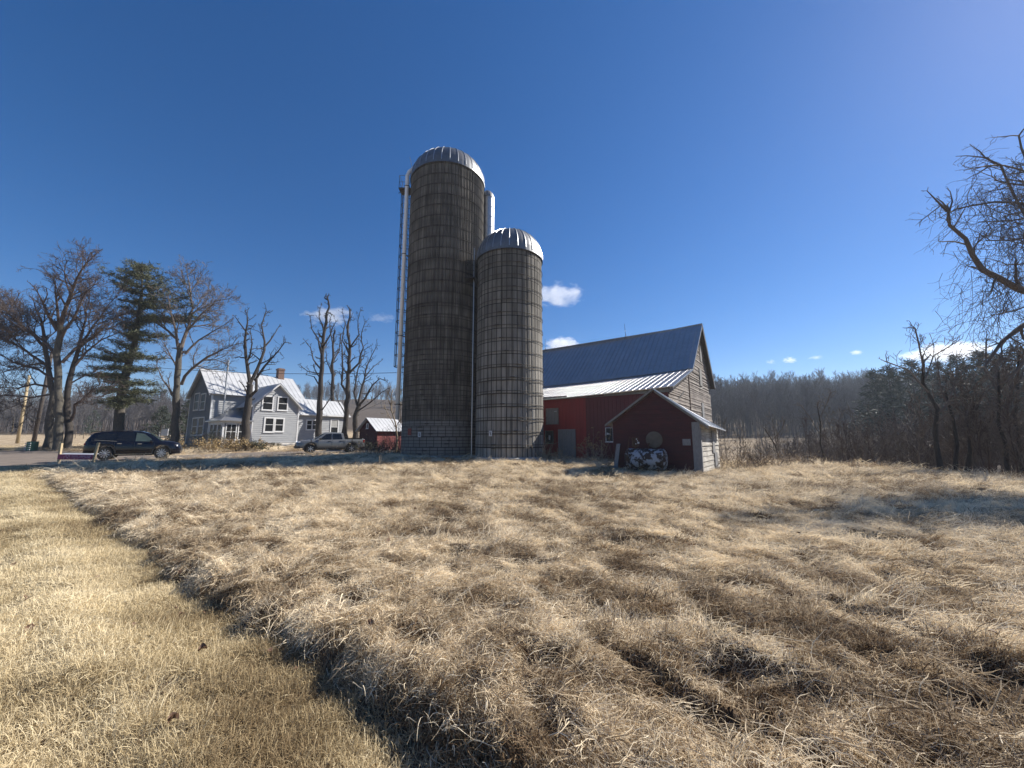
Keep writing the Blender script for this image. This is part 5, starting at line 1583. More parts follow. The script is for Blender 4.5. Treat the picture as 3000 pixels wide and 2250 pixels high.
# ------------------------------------------------------------------ trees
class TreeB:
    """branches written as polylines; small ones get few sides"""
    def __init__(s, seed):
        s.r = random.Random(seed); s.trunk = MB(); s.crown = MB(); s.tips = []
    def limb(s, pts, r0, r1, mb=None, sides=7, wob=0.0):
        pts = [Vector(p) for p in pts]; n = len(pts)
        out = [pts[0]]; 
        for a, b in zip(pts, pts[1:]):
            k = max(1, int((b - a).length / 0.9)) if sides > 4 else 1
            for i in range(1, k + 1):
                p = a.lerp(b, i / k)
                if i < k or wob: p = p + Vector((s.r.gauss(0, 1), s.r.gauss(0, 1), s.r.gauss(0, .5))) * wob
                out.append(p)
        m = len(out)
        rad = [r0 + (r1 - r0) * i / (m - 1) for i in range(m)]
        (mb or s.crown).tube(out, rad, sides, cap=False)
        return out, rad
    def branch(s, p, d, L, r, lev, o):
        """a branch that wanders and carries smaller ones"""
        rr = s.r
        n = 5 if lev > 0 else 4
        pts = [Vector(p)]; d = Vector(d).normalized()
        for i in range(n):
            d = (d + Vector((rr.gauss(0, 1), rr.gauss(0, 1), rr.gauss(0, 1))) * o['gnarl'] + Vector((0, 0, o['up'])) * (1 if lev else o.get('tipup', 1))).normalized()
            pts.append(pts[-1] + d * (L / n) * rr.uniform(.8, 1.2))
        rt = max(r * .35, o['rmin'] * .6)
        rad = [max(r + (rt - r) * i / n, o['rmin'] * (1 - .45 * i / n)) for i in range(n + 1)]
        s.crown.tube(pts, rad, 5 if r > .05 else (4 if r > .02 else 3), cap=False)
        if lev <= 0: return
        k = max(2, int(o['kids'] * L ** 0.5 * rr.uniform(.8, 1.2)))
        for j in range(k):
            t = 0.2 + 0.8 * (j + rr.random()) / k
            i = min(int(t * n), n - 1); q = pts[i].lerp(pts[i + 1], t * n - i)
            ax = (pts[i + 1] - pts[i]).normalized()
            side = ax.orthogonal().normalized(); side.rotate(Matrix.Rotation(rr.uniform(0, 6.283), 3, ax))
            ang = rr.uniform(*o['ang'])
            dd = ax * math.cos(ang) + side * math.sin(ang)
            s.branch(q, dd, L * rr.uniform(*o['lf']) * (1 - .35 * t), max(r * .5 * (1 - .4 * t), o['rmin']), lev - 1, o)
    def dress(s, pts, rad, o, lev=3, dens=1.0, t0=.25, Lf=.42):
        """side branches along a limb"""
        tot = sum((b - a).length for a, b in zip(pts, pts[1:])); rr = s.r
        n = max(2, int(tot * dens)); acc = 0; seg = [(a, b, (b - a).length) for a, b in zip(pts, pts[1:])]
        for j in range(n):
            t = t0 + (1 - t0) * (j + rr.random()) / n; L = t * tot; acc = 0
            for i, (a, b, l) in enumerate(seg):
                if acc + l >= L or i == len(seg) - 1:
                    q = a.lerp(b, min(1, (L - acc) / l)); ax = (b - a).normalized(); r_ = rad[min(i, len(rad) - 1)]; break
                acc += l
            side = ax.orthogonal().normalized(); side.rotate(Matrix.Rotation(rr.uniform(0, 6.283), 3, ax))
            ang = rr.uniform(*o['ang'])
            s.branch(q, ax * math.cos(ang) + side * math.sin(ang), tot * Lf * (1 - .45 * t) * rr.uniform(.7, 1.25), min(max(r_ * .5, o['rmin']), .10), lev, o)
        # continue past the end
        ax = (pts[-1] - pts[-2]).normalized()
        for k in range(2):
            s.branch(pts[-1], (ax + Vector((rr.gauss(0, .4), rr.gauss(0, .4), rr.gauss(0, .3)))), tot * Lf * .45, rad[-1], lev, o)
    def finish(s, name, label, cat, base, bark, twig, group=None):
        t = thing(name, label, cat, base, group=group)
        if s.trunk.v: s.trunk.build('trunk', bark, t, smooth=True)
        s.crown.build('crown', twig, t)
        return t

SPREAD = dict(gnarl=.17, up=.04, rmin=.015, kids=4.5, ang=(.4, 1.05), lf=(.42, .68))
GNARL = dict(gnarl=.34, up=.10, rmin=.022, kids=2.0, ang=(.5, 1.2), lf=(.32, .55))
FINE = dict(gnarl=.2, up=.04, rmin=.012, kids=3.2, ang=(.4, 1.1), lf=(.35, .6))

def px_tree(name, label, base, D, trunk, r0, r1, limbs, o, bark, twig, seed, dens=1.0, lev=3, group=None, Lf=.42, depth=1.0, trunk_dens=0, twist=0.0, conv=None):
    """trunk and limbs given as pixel polylines at distance D; limbs swing in depth as well"""
    T = TreeB(seed); g = at(base[0], base[1], D); z0 = zat(g.x, g.y)
    f = lambda p, dy=0.0: at(p[0], p[1], D + dy)
    tp = [Vector((g.x, g.y, z0 - .3)), Vector((g.x, g.y, z0 + .4))] + [f(p) for p in trunk]
    n = len(tp); rad = [r0 * 1.35, r0] + [r0 + (r1 - r0) * (i + 1) / len(trunk) for i in range(len(trunk))]
    out = []; R_ = []
    for i in range(n - 1):
        k = max(1, int((tp[i + 1] - tp[i]).length / .8))
        for j in range(k):
            p = tp[i].lerp(tp[i + 1], j / k)
            if i > 0: p = p + Vector((T.r.gauss(0, .05), T.r.gauss(0, .08), 0))
            out.append(p); R_.append((rad[i] + (rad[i + 1] - rad[i]) * j / k) * T.r.uniform(.94, 1.07))
    out.append(tp[-1]); R_.append(rad[-1])
    T.trunk.tube(out, R_, 12, cap=False)
    if trunk_dens: T.dress(out, R_, o, lev, trunk_dens, .45, Lf * .5)
    elif True: T.dress(out[-4:], R_[-4:], o, lev, dens, .5, Lf)
    for li in limbs:
        pts, w = li[0], li[1]
        sgn = T.r.choice((-1, 1)) * T.r.uniform(.3, 1.0) * depth
        k = len(pts)
        L = [f(p, sgn * 2.2 * i / max(1, k - 1)) for i, p in enumerate(pts)]
        a, b = T.limb(L, w, max(w * .25, .03), sides=7, wob=.06)
        T.dress(a, b, o, lev, dens, .22, Lf)
    return T.finish(name, label, 'tree', (g.x, g.y, z0), bark, twig, group)

def C1(pts, s=.422, ox=0, oy=700): return [(ox + x * s, oy + y * s) for x, y in pts]
GB = 'big trees between the poles and the house'
px_tree('bare_tree', 'middle and tallest of the three big bare trunks left of the black car', (173, 1314), 38, C1([(408, 1250), (405, 1000), (400, 800), (420, 600)]), .35, .22,
    [(C1([(420, 600), (470, 450), (530, 290), (600, 170)]), .2), (C1([(400, 640), (330, 520), (250, 360)]), .16), (C1([(410, 600), (400, 430), (380, 300)]), .14), (C1([(400, 820), (300, 700), (170, 620), (60, 520)]), .15),
     (C1([(430, 860), (520, 760), (640, 690), (780, 560)]), .15), (C1([(420, 700), (500, 560), (560, 420), (640, 330)]), .14), (C1([(390, 980), (240, 900), (100, 860), (0, 800)]), .13)],
    SPREAD, M['bark_pale'], M['twig_red'], 11, dens=1.9, group=GB, Lf=.5)
px_tree('bare_tree', 'leftmost of the three big bare trunks, with long level limbs over the poles', (143, 1312), 39.5, C1([(352, 1250), (365, 1150), (358, 1010), (325, 850), (310, 700)]), .36, .16,
    [(C1([(358, 1030), (250, 1010), (120, 1040), (0, 1030)]), .13), (C1([(350, 900), (220, 800), (90, 720), (-40, 660)]), .15), (C1([(320, 760), (200, 640), (100, 560), (20, 470)]), .15), (C1([(312, 720), (280, 560), (230, 430)]), .15), (C1([(350, 1080), (210, 1100), (60, 1085), (-60, 1090)]), .10), (C1([(340, 860), (160, 880), (0, 930)]), .1)],
    SPREAD, M['bark'], M['twig_red'], 12, dens=1.8, group=GB, Lf=.5)
px_tree('bare_tree', 'right hand dark forked trunk of the three beside the black car', (199, 1313), 38.8, C1([(470, 1250), (462, 1100), (500, 930), (545, 760)]), .33, .15,
    [(C1([(545, 760), (570, 650), (600, 500), (620, 380)]), .14), (C1([(520, 880), (600, 780), (700, 700), (820, 650)]), .12), (C1([(550, 740), (660, 600), (740, 470), (800, 400)]), .12), (C1([(495, 1260), (525, 1150), (600, 1090), (690, 1010)]), .13), (C1([(480, 1010), (560, 960), (640, 930)]), .08)],
    SPREAD, M['bark_dark'], M['twig_red'], 13, dens=1.9, group=GB, Lf=.5)
px_tree('maple_tree', 'bare maple with pale mottled trunk between the black car and the house', (513, 1302), 43, C1([(1215, 1250), (1215, 1080), (1235, 900), (1250, 760)]), .38, .25,
    [(C1([(1255, 770), (1290, 650), (1335, 480), (1310, 250)]), .2), (C1([(1240, 780), (1225, 640), (1180, 500), (1160, 400)]), .17), (C1([(1235, 700), (1130, 610), (1040, 540), (960, 480)]), .15), (C1([(1285, 800), (1380, 700), (1480, 640), (1580, 590)]), .14),
     (C1([(1260, 1010), (1330, 900), (1440, 820), (1600, 745)]), .17), (C1([(1200, 1090), (1130, 970), (1080, 880)]), .13), (C1([(1230, 900), (1170, 780), (1120, 700)]), .1), (C1([(1300, 640), (1400, 520), (1500, 430), (1590, 420)]), .12)],
    SPREAD, M['bark_pale'], M['twig'], 14, dens=1.6, group=GB)

def C2(pts): return [(500 + x * .3164, 1000 + y * .3164) for x, y in pts]
GH = 'gnarled bare trees in front of the house'
px_tree('bare_tree', 'gnarled dark tree with forked trunk directly in front of the house wing', (718, 1300), 41, C2([(690, 850), (705, 650), (715, 520), (735, 400)]), .42, .27,
    [(C2([(735, 400), (715, 260), (695, 130), (680, 0), (720, -170), (700, -260)]), .2), (C2([(740, 380), (800, 250), (850, 150), (860, 0), (840, -150), (880, -280)]), .18), (C2([(725, 520), (790, 450), (800, 340), (870, 230), (990, 90), (1060, 10)]), .17), (C2([(700, 200), (740, 130), (760, 20), (740, -100)]), .12),
     (C2([(715, 500), (690, 420), (650, 370)]), .08), (C2([(720, -60), (640, -160), (600, -230)]), .09), (C2([(860, 60), (960, -60), (1010, -140)]), .1)],
    GNARL, M['bark_dark'], M['bark_dark'], 21, dens=1.5, lev=2, group=GH, Lf=.22)
px_tree('bare_tree', 'straight dark gnarled tree rising behind the pickup truck windscreen', (935, 1298), 46.5, C2([(1365, 850), (1380, 600), (1395, 400), (1400, 200), (1410, 0), (1440, -200), (1460, -380)]), .40, .10,
    [(C2([(1400, 640), (1460, 560), (1510, 470)]), .08), (C2([(1390, 430), (1330, 330), (1270, 310)]), .09), (C2([(1395, 260), (1320, 170), (1290, 60), (1250, 0)]), .12), (C2([(1400, 130), (1370, -20), (1310, -120), (1290, -240)]), .13), (C2([(1405, 60), (1480, -60), (1530, -180)]), .12), (C2([(1420, -100), (1380, -220), (1390, -330)]), .1), (C2([(1395, 300), (1270, 280), (1190, 215)]), .07)],
    GNARL, M['bark_dark'], M['bark_dark'], 22, dens=1.5, lev=2, group=GH, Lf=.22, trunk_dens=1.1)
px_tree('bare_tree', 'twin dark tree standing at the right corner of the house annex', (1012, 1296), 51, C2([(1612, 850), (1625, 650), (1640, 450), (1650, 250), (1660, 50), (1640, -120), (1660, -280)]), .40, .10,
    [(C2([(1620, 700), (1560, 560), (1530, 500)]), .08), (C2([(1635, 520), (1590, 400), (1600, 250), (1590, 100), (1570, -60)]), .17), (C2([(1650, 300), (1740, 200), (1780, 60), (1760, -80), (1800, -180)]), .15), (C2([(1660, 60), (1740, -60), (1730, -200), (1760, -290)]), .11), (C2([(1650, 120), (1590, -10), (1620, -160), (1590, -270)]), .1)],
    GNARL, M['bark_dark'], M['bark_dark'], 23, dens=1.5, lev=2, group=GH, Lf=.22, trunk_dens=1.0)
px_tree('bare_tree', 'rightmost gnarled tree with wide crooked limbs beside the tool shed', (1041, 1300), 51, C2([(1710, 850), (1712, 700), (1740, 600)]), .42, .26,
    [(C2([(1740, 600), (1810, 530), (1880, 400), (1940, 340), (2000, 370)]), .16), (C2([(1735, 610), (1760, 450), (1800, 330), (1830, 200), (1900, 60)]), .17), (C2([(1740, 640), (1850, 560), (1960, 470), (2020, 440)]), .11), (C2([(1730, 600), (1700, 470), (1720, 330), (1760, 180), (1740, 60)]), .14), (C2([(1800, 330), (1880, 230), (1950, 170)]), .09)],
    GNARL, M['bark_dark'], M['bark_dark'], 24, dens=1.5, lev=2, group=GH, Lf=.22)
px_tree('bare_tree', 'dark slim tree seen behind the annex roof between two gnarled trunks', (975, 1290), 60, C2([(1490, 560), (1495, 350), (1500, 150), (1510, -60)]), .36, .12,
    [(C2([(1490, 300), (1450, 180), (1440, 60)]), .1), (C2([(1500, 200), (1560, 80), (1570, -60)]), .11), (C2([(1500, 20), (1470, -120), (1490, -240)]), .1)],
    GNARL, M['bark_dark'], M['bark_dark'], 25, dens=1.5, lev=2, group=GH, Lf=.25, trunk_dens=.8)
px_tree('young_tree', 'thin pale bare tree between the small red shed and the tall silo', (1160, 1318), 33.5, [(1160, 1280), (1156, 1240), (1150, 1200), (1148, 1150)], .09, .03,
    [([(1158, 1270), (1168, 1240), (1178, 1225)], .035), ([(1157, 1250), (1140, 1220), (1128, 1195)], .035), ([(1152, 1210), (1166, 1180), (1170, 1150)], .03), ([(1150, 1200), (1135, 1165), (1140, 1140)], .03)],
    FINE, M['stem_pale'], M['stem_pale'], 26, dens=3, lev=1, Lf=.4, depth=.3)

# white pine: trunk with layered boughs of needle tufts
def needle_tuft(mb, c, s, r, d=(0, 0, .2), n=14):
    for _ in range(n):
        v = Vector((r.gauss(0, 1), r.gauss(0, 1), r.gauss(0, .7))) + Vector(d); v.normalize()
        o = Vector(c) + Vector((r.gauss(0, .3), r.gauss(0, .3), r.gauss(0, .2))) * s
        w = v.orthogonal().normalized(); w.rotate(Matrix.Rotation(r.uniform(0, 6.28), 3, v)); w *= s * r.uniform(.05, .10)
        L = s * r.uniform(.5, 1.05)
        b = len(mb.v); mb.v.extend([tuple(o - w), tuple(o + w), tuple(o + v * L + w * .3), tuple(o + v * L - w * .3)]); mb.f.append((b, b + 1, b + 2, b + 3))
r = random.Random(5)
D = 44; g = at(345, 1300, D); z0 = zat(g.x, g.y)
pine = thing('pine_tree', 'tall dark green white pine behind the black car', 'tree', (g.x, g.y, z0), group=None)
tp = [at(x, y, D) for x, y in C1([(820, 1340), (840, 1100), (880, 900), (930, 760), (960, 560), (985, 360), (990, 190)])]
m = MB(); m.tube([Vector((g.x, g.y, z0 - .3)), Vector((g.x, g.y, z0 + .3))] + tp, [.62, .56, .5, .42, .36, .3, .22, .13, .05], 12, cap=False); m.build('trunk', M['bark'], pine, smooth=True)
br = MB(); nd = MB()
boughs = []   # (crop x0, y0, x1, y1) from trunk to tip, photograph outline
for q in [(985, 210, 900, 170), (990, 200, 1060, 190), (985, 260, 830, 215), (985, 270, 1110, 250), (980, 330, 700, 215), (985, 340, 1170, 280), (980, 380, 790, 300), (985, 390, 1290, 310), (975, 430, 830, 420), (980, 440, 1300, 400), (975, 470, 1330, 460), (960, 520, 850, 470), (970, 540, 1360, 540), (960, 560, 1460, 560), (955, 600, 880, 560), (955, 640, 1150, 680),
          (945, 680, 820, 640), (945, 690, 1060, 690), (935, 780, 870, 800), (930, 800, 1120, 830), (925, 830, 700, 770), (920, 850, 560, 800), (915, 880, 640, 900), (910, 900, 1060, 900), (905, 930, 520, 950), (900, 960, 700, 990), (895, 990, 1080, 1010), (890, 1020, 640, 1060), (885, 1050, 1110, 1060), (870, 1090, 690, 1140), (870, 1080, 1040, 1130), (860, 1120, 800, 1170), (930, 760, 780, 700), (945, 640, 800, 560)]:
    boughs.append((q, 0.0)); 
    boughs.append((q, 1.0)); boughs.append(((q[0], q[1] + 12, q[0] + (q[2] - q[0]) * .6, q[3] + 14), -1.0))
for (q, dd) in boughs:
    a, b = C1([(q[0], q[1]), (q[2], q[3])]); A = at(a[0], a[1], D); dy = dd * r.uniform(1.5, 3.2) if dd else r.uniform(-.6, .6)
    B = at(b[0], b[1], D + dy)
    if dd: B = A.lerp(B, r.uniform(.5, .8)); B.y = D + dy
    L = (B - A).length; n = max(3, int(L / .42))
    pts = [A.lerp(B, t / n) + Vector((0, 0, .22 * math.sin(t / n * 3.14) * -1 + r.gauss(0, .05))) for t in range(n + 1)]
    br.tube(pts, [max(.025, .085 * (1 - t / n)) for t in range(n + 1)], 4, cap=False)
    for t in range(1, n + 1):
        if t / n < .25: continue
        for k in range(6):
            w = .28 + .5 * math.sin(t / n * 2.6)
            c = pts[t] + Vector((r.gauss(0, .32), r.gauss(0, .6) * w, r.gauss(0, .17) + .10))
            needle_tuft(nd, c, .36 * r.uniform(.7, 1.25), r, n=11)
            if k < 3: br.tube([pts[t], c], .014, 3, cap=False)
br.build('branches', M['bark_dark'], pine); nd.build('crown', M['needle'], pine)

# dark low cedar behind the maple, left of the house
def cone_tree(name, label, x, y, h, rad, seed, mt, group=None, tuft=.5, lumps=60, base=.12, n=12, z=None):
    r = random.Random(seed); z0 = zat(x, y) if z is None else z
    t = thing(name, label, 'tree', (x, y, z0), group=group)
    m = MB(); m.tube([(x, y, z0 - .3), (x, y, z0 + h * .95)], [max(.08, h * .018), .03], 6); m.build('trunk', M['bark_dark'], t)
    m = MB()
    for k in range(lumps):
        f = (k + r.random()) / lumps; zz = z0 + h * (base + (1 - base) * f)
        rr = rad * (1 - f) ** .75 * r.uniform(.3, 1.1) + .1; an = r.uniform(0, 6.283)
        c = Vector((x + rr * math.cos(an), y + rr * math.sin(an), zz - rr * .12))
        needle_tuft(m, c, tuft * (1.15 - .5 * f) * r.uniform(.7, 1.3), r, (math.cos(an) * .7, math.sin(an) * .7, .1), n)
    m.build('crown', mt, t)
    return t
c = at(465, 1300, 56); cone_tree('cedar_tree', 'dark bushy cedar behind the pale maple trunk, its left part', c.x, c.y, 5.2, 2.3, 3, M['needle_far'], None, .55, 190, .02)
c = at(540, 1300, 55); cone_tree('cedar_tree', 'dark bushy cedar filling the gap between the maple trunk and the house', c.x, c.y, 6.0, 1.9, 4, M['needle_far'], None, .55, 170, .02)
c = at(270, 1262, 85); cone_tree('spruce_tree', 'tiny lone dark spruce in the brown wood beyond the rail fence', c.x, c.y, 5.5, 1.9, 8, M['needle_far'], None, .5, 90, .02)

# ------------------------------------------------------------------ shrubs
def shrub(name, label, c, spread, h, stems, seed, twig, leaf=None, nleaf=0, lsize=.09, group=None, lev=1, rmin=.008, lo=.15, kids=2.5):
    T = TreeB(seed); z0 = zat(c[0], c[1]); r = T.r
    o = dict(gnarl=.22, up=.05, rmin=rmin, kids=kids, ang=(.4, 1.1), lf=(.4, .65))
    for k in range(stems):
        x = c[0] + r.gauss(0, spread * .38); y = c[1] + r.gauss(0, spread * .3)
        d = Vector((r.gauss(0, .45), r.gauss(0, .45), 1)); T.branch((x, y, zat(x, y) - .05), d, h * r.uniform(.55, 1.1), rmin * 2.2, lev, o)
    t = thing(name, label, 'shrub', (c[0], c[1], z0), group=group)
    T.crown.build('stems', twig, t)
    if nleaf:
        m = MB(); vs = T.crown.v
        for k in range(nleaf):
            p = Vector(vs[r.randrange(len(vs))]) + Vector((r.gauss(0, .06), r.gauss(0, .06), r.gauss(0, .05)))
            if p.z < z0 + h * lo: continue
            u = Vector((r.gauss(0, 1), r.gauss(0, 1), r.gauss(0, .8))).normalized(); w = u.orthogonal().normalized(); w.rotate(Matrix.Rotation(r.uniform(0, 6.28), 3, u))
            a = lsize * r.uniform(.6, 1.3)
            m.add([p, p + u * a * .5 + w * a * .28, p + u * a, p + u * a * .5 - w * a * .28], [(0, 1, 2, 3)])
        m.build('leaves', leaf, t)
    return t
GS_ = 'shrubs along the house front'
c = at(628, 1322, 36); shrub('shrub', 'leafless shrub with tan dry leaves at the left end of the house front', (c.x, c.y), 2.4, 1.25, 60, 31, M['twig'], M['dead_leaf'], 2600, .13, GS_)
c = at(700, 1322, 36.5); shrub('shrub', 'tan leaved shrub at the foot of the forked tree before the house', (c.x, c.y), 2.2, 1.2, 55, 32, M['twig'], M['dead_leaf'], 2200, .13, GS_)
c = at(748, 1318, 37.5); shrub('shrub', 'low green grey evergreen shrub at the right end of the house bed', (c.x, c.y), 1.6, .95, 45, 33, M['twig'], M['evergreen'], 2600, .12, GS_)
c = at(615, 1300, 40.5); shrub('shrub', 'dark twiggy bush under the porch windows', (c.x, c.y), 2.6, 1.9, 50, 34, M['twig'], M['evergreen'], 2200, .1, GS_, lev=2)
c = at(668, 1300, 40.0); shrub('shrub', 'bare grey bush reaching up the right porch window', (c.x, c.y), 1.5, 2.0, 26, 35, M['twig'], None, 0, .1, GS_, lev=2)
c = at(1093, 1335, 31.5); shrub('shrub', 'dark reddish bush in front of the small red shed', (c.x, c.y), 1.7, 1.1, 60, 36, M['twig_red'], M['evergreen'], 1500, .09, 'bushes between the truck and the tall silo')
c = at(1135, 1338, 30.6); shrub('shrub', 'brown tangled bush touching the foot of the tall silo', (c.x, c.y), 1.9, 1.4, 70, 37, M['twig_red'], M['dead_leaf'], 300, .09, 'bushes between the truck and the tall silo')
c = at(1168, 1335, 30.2); shrub('shrub', 'tall bare bush hugging the left edge of the tall silo', (c.x, c.y), 1.0, 2.3, 26, 38, M['twig'], None, 0, .1, 'bushes between the truck and the tall silo', lev=2)
c = at(1585, 1352, 26.5); shrub('shrub', 'arching pale dry brambles at the right foot of the shorter silo', (c.x, c.y), 1.5, 1.6, 26, 39, M['stem_pale'], None, 0, .1, 'dry weeds along the barn wall', rmin=.012)
c = at(1625, 1352, 26.5); shrub('shrub', 'low dry weeds before the small dark barn window', (c.x, c.y), 1.3, .9, 30, 40, M['stem_pale'], M['dead_leaf'], 120, .09, 'dry weeds along the barn wall')
c = at(1745, 1345, 25.5); shrub('shrub', 'dry weeds with curled tan leaves right of the barn door', (c.x, c.y), 1.3, 1.9, 24, 41, M['stem_pale'], M['dead_leaf'], 420, .11, 'dry weeds along the barn wall', lo=.45)
c = at(1700, 1360, 25.0); shrub('shrub', 'broken pale stalks lying before the barn door', (c.x, c.y), 1.8, .6, 26, 42, M['stem_pale'], None, 0, .1, 'dry weeds along the barn wall')
m = MB(); a = at(1660, 1337, 26.5); b = at(1703, 1362, 25.0); a.z = max(a.z, .35); b.z = zat(b.x, b.y) + .03
m.tube([b, b.lerp(a, .5) + Vector((0, 0, .03)), a], [.03, .025, .018], 5); m.build('fallen_branch', M['stem_pale'], None, loc=b, label='pale broken branch propped on the grass in front of the barn door', cat='branch')
for (px_, py_, D_, h_, n_, sd) in ((2150, 1385, 20.5, 1.0, 40, 51), (2215, 1378, 21.5, 1.1, 40, 52), (2290, 1372, 22.5, 1.0, 40, 53), (2370, 1368, 23.5, .8, 36, 54)):
    c = at(px_, py_, D_)
    lab = {51: 'brambles right behind the bleached corner of the small shed', 52: 'tangled dry brambles a little right of the small shed', 53: 'brown bramble patch on the field edge midway to the trees', 54: 'lowest bramble patch at the right end of the bramble row'}[sd]
    shrub('bramble', lab, (c.x, c.y), 1.9, h_, n_, sd, M['stem_pale'] if sd % 2 else M['twig_red'], M['dead_leaf'], 160, .07, 'brambles on the field edge', lev=2, rmin=.009)
# weed stalks standing in the field
for (px_, py_, D_, h_, lab) in ((571, 1392, 17.5, .55, 'single dry stalk upright in the silo shadow on the left'), (1112, 1372, 21, .75, 'cluster of dry stalks in the shadow before the tall silo'), (1040, 1376, 20.5, .5, 'two short dry stalks in the shadow left of the silos'), (2520, 1400, 17.0, .45, 'dry weed stalks at the right field edge before the trees')):
    c = at(px_, py_, D_); r = random.Random(int(px_)); z0 = zat(c.x, c.y); m = MB()
    for k in range(1 if px_ == 571 else 5):
        x, y = c.x + r.gauss(0, .12), c.y + r.gauss(0, .1); d = Vector((r.gauss(0, .12), r.gauss(0, .12), 1))
        m.tube([(x, y, z0 - .05), Vector((x, y, z0)) + d * h_ * r.uniform(.7, 1)], [.010, .005], 4, cap=False)
    m.build('dry_stalk', M['stem_pale'], None, loc=(c.x, c.y, z0), label=lab, cat='weed', group='dry weed stalks')

# ------------------------------------------------------------------ right side: big overhanging tree, edge trees, lowland brush
def F(pts, D): return [at(x, y, D) for x, y in pts]
T = TreeB(71); bx_, by_ = 23.2, 13.2; z0 = zat(bx_, by_)
tp = [(bx_, by_, z0 - .4), (bx_, by_, z0 + 1), (bx_ - .3, by_, 4), (bx_ - .5, by_ + .2, 7), (bx_ + .2, by_ + .3, 9.5), (bx_ + .8, by_, 12)]
T.trunk.tube(tp, [.75, .62, .55, .48, .34, .16], 14, cap=False)
DD = 13.4
FT = dict(gnarl=.15, up=-.02, rmin=.007, kids=3.4, ang=(.5, 1.25), lf=(.4, .65))
big = [Vector(tp[2])] + F([(3060, 870), (2990, 845), (2930, 815), (2875, 790), (2850, 745), (2820, 700), (2785, 660), (2775, 620)], DD)
a, b = T.limb(big, .17, .04, sides=9, wob=.03); T.dress(a, b, FT, 2, .9, .45, .16)
for pts, w in (([(2775, 620), (2745, 590), (2715, 560)], .05), ([(2775, 620), (2760, 600), (2700, 645)], .035), ([(2775, 640), (2790, 590), (2785, 560)], .035), ([(2940, 815), (2900, 800), (2835, 780)], .03)):
    a, b = T.limb(F(pts, DD), w, .014, sides=5, wob=.01); T.dress(a, b, FT, 1, 3.0, .2, .4)
for pts, w in (([(3100, 800), (3020, 660), (2970, 560), (2930, 490), (2895, 455)], .05), ([(3120, 640), (3030, 520), (2990, 440), (2985, 400)], .05), ([(3080, 700), (2990, 600), (2920, 590), (2850, 600), (2800, 612)], .045), ([(3100, 560), (3030, 500), (2960, 480), (2900, 485)], .04), ([(3090, 900), (2990, 960), (2930, 1000), (2880, 1080)], .08), ([(3090, 940), (3020, 1020), (2960, 1120)], .07)):
    L = [Vector(tp[3])] + F(pts, DD + .8) if pts[0][1] < 900 else F(pts, DD + .5)
    a, b = T.limb(L, w * 1.4, .03, sides=6, wob=.05); T.dress(a, b, FT, 2, 1.3, .35, .26)
# a drooping veil of fine shoots
rr = T.r
for k in range(420):
    px_ = 3060 - abs(rr.gauss(0, 1)) * 110; py_ = rr.uniform(470, 900) + (3000 - px_) * .35
    p = at(px_, py_, DD + rr.uniform(-1.2, 2.2))
    T.branch(p, Vector((rr.gauss(-.2, .5), rr.gauss(0, .5), rr.gauss(-.55, .5))), rr.uniform(.8, 1.9), .009, 1, dict(gnarl=.2, up=-.12, rmin=.006, kids=3.2, ang=(.4, 1.2), lf=(.35, .6)))
for k in range(64):    # rest of the crown, beyond the frame, that throws the shade on the grass
    t = rr.random(); p = Vector(tp[3]).lerp(Vector(tp[5]), t); an = rr.uniform(0, 6.28)
    T.branch(p, Vector((math.cos(an), math.sin(an), rr.uniform(0, .5))), rr.uniform(2.6, 4.0), .07, 3, dict(gnarl=.2, up=.03, rmin=.014, kids=2.6, ang=(.5, 1.2), lf=(.4, .62)))
T.finish('overhanging_tree', 'large bare tree leaning in from the right with one thick crooked branch and hanging vines', 'tree', (bx_, by_, z0), M['bark_dark'], M['twig'])

GE = 'bare trees on the right edge of the field'
edge = [((2760, 1385), 19, [(2750, 1300), (2735, 1200), (2715, 1120), (2705, 1060)], .15, .07, [([(2708, 1090), (2690, 1000), (2680, 960)], .05), ([(2712, 1110), (2740, 1040), (2780, 1010)], .04), ([(2720, 1150), (2660, 1080), (2600, 1060)], .04), ([(2738, 1220), (2790, 1150), (2810, 1090)], .05)], 'leaning dark tree with a snapped top at the right field edge'),
        ((2805, 1388), 19.5, [(2800, 1300), (2785, 1230), (2770, 1150)], .13, .06, [([(2795, 1290), (2835, 1210), (2860, 1120)], .06), ([(2780, 1200), (2750, 1130), (2745, 1060)], .05)], 'first of two close trunks right of the snapped tree'),
        ((2835, 1385), 19.8, [(2832, 1320), (2845, 1240), (2875, 1160)], .14, .06, [([(2840, 1270), (2800, 1190), (2790, 1100)], .06), ([(2860, 1200), (2910, 1120), (2930, 1040)], .05)], 'second of two close trunks, forking towards the right'),
        ((2950, 1400), 17.5, [(2945, 1300), (2930, 1180), (2925, 1090)], .12, .05, [([(2935, 1220), (2975, 1120), (2990, 1030)], .05), ([(2930, 1160), (2890, 1080), (2880, 1000)], .05)], 'slim dark tree near the right picture edge'),
        ((2990, 1380), 20.5, [(2985, 1280), (2975, 1150), (2985, 1040)], .14, .06, [([(2980, 1200), (2940, 1100), (2930, 1010)], .05), ([(2980, 1130), (3020, 1030), (3030, 960)], .05)], 'dark tree at the very right picture edge'),
        ((2420, 1352), 29, [(2405, 1300), (2400, 1240), (2395, 1190)], .10, .05, [([(2400, 1270), (2370, 1220), (2355, 1190)], .04), ([(2398, 1230), (2425, 1180), (2430, 1150)], .04)], 'slim bare tree standing in the lowland right of the barn'),
        ((2285, 1340), 30, [(2268, 1300), (2252, 1275), (2240, 1255)], .07, .04, [([(2262, 1290), (2290, 1255), (2300, 1235)], .03)], 'small crooked tree leaning left in the lowland nearest the shed')]
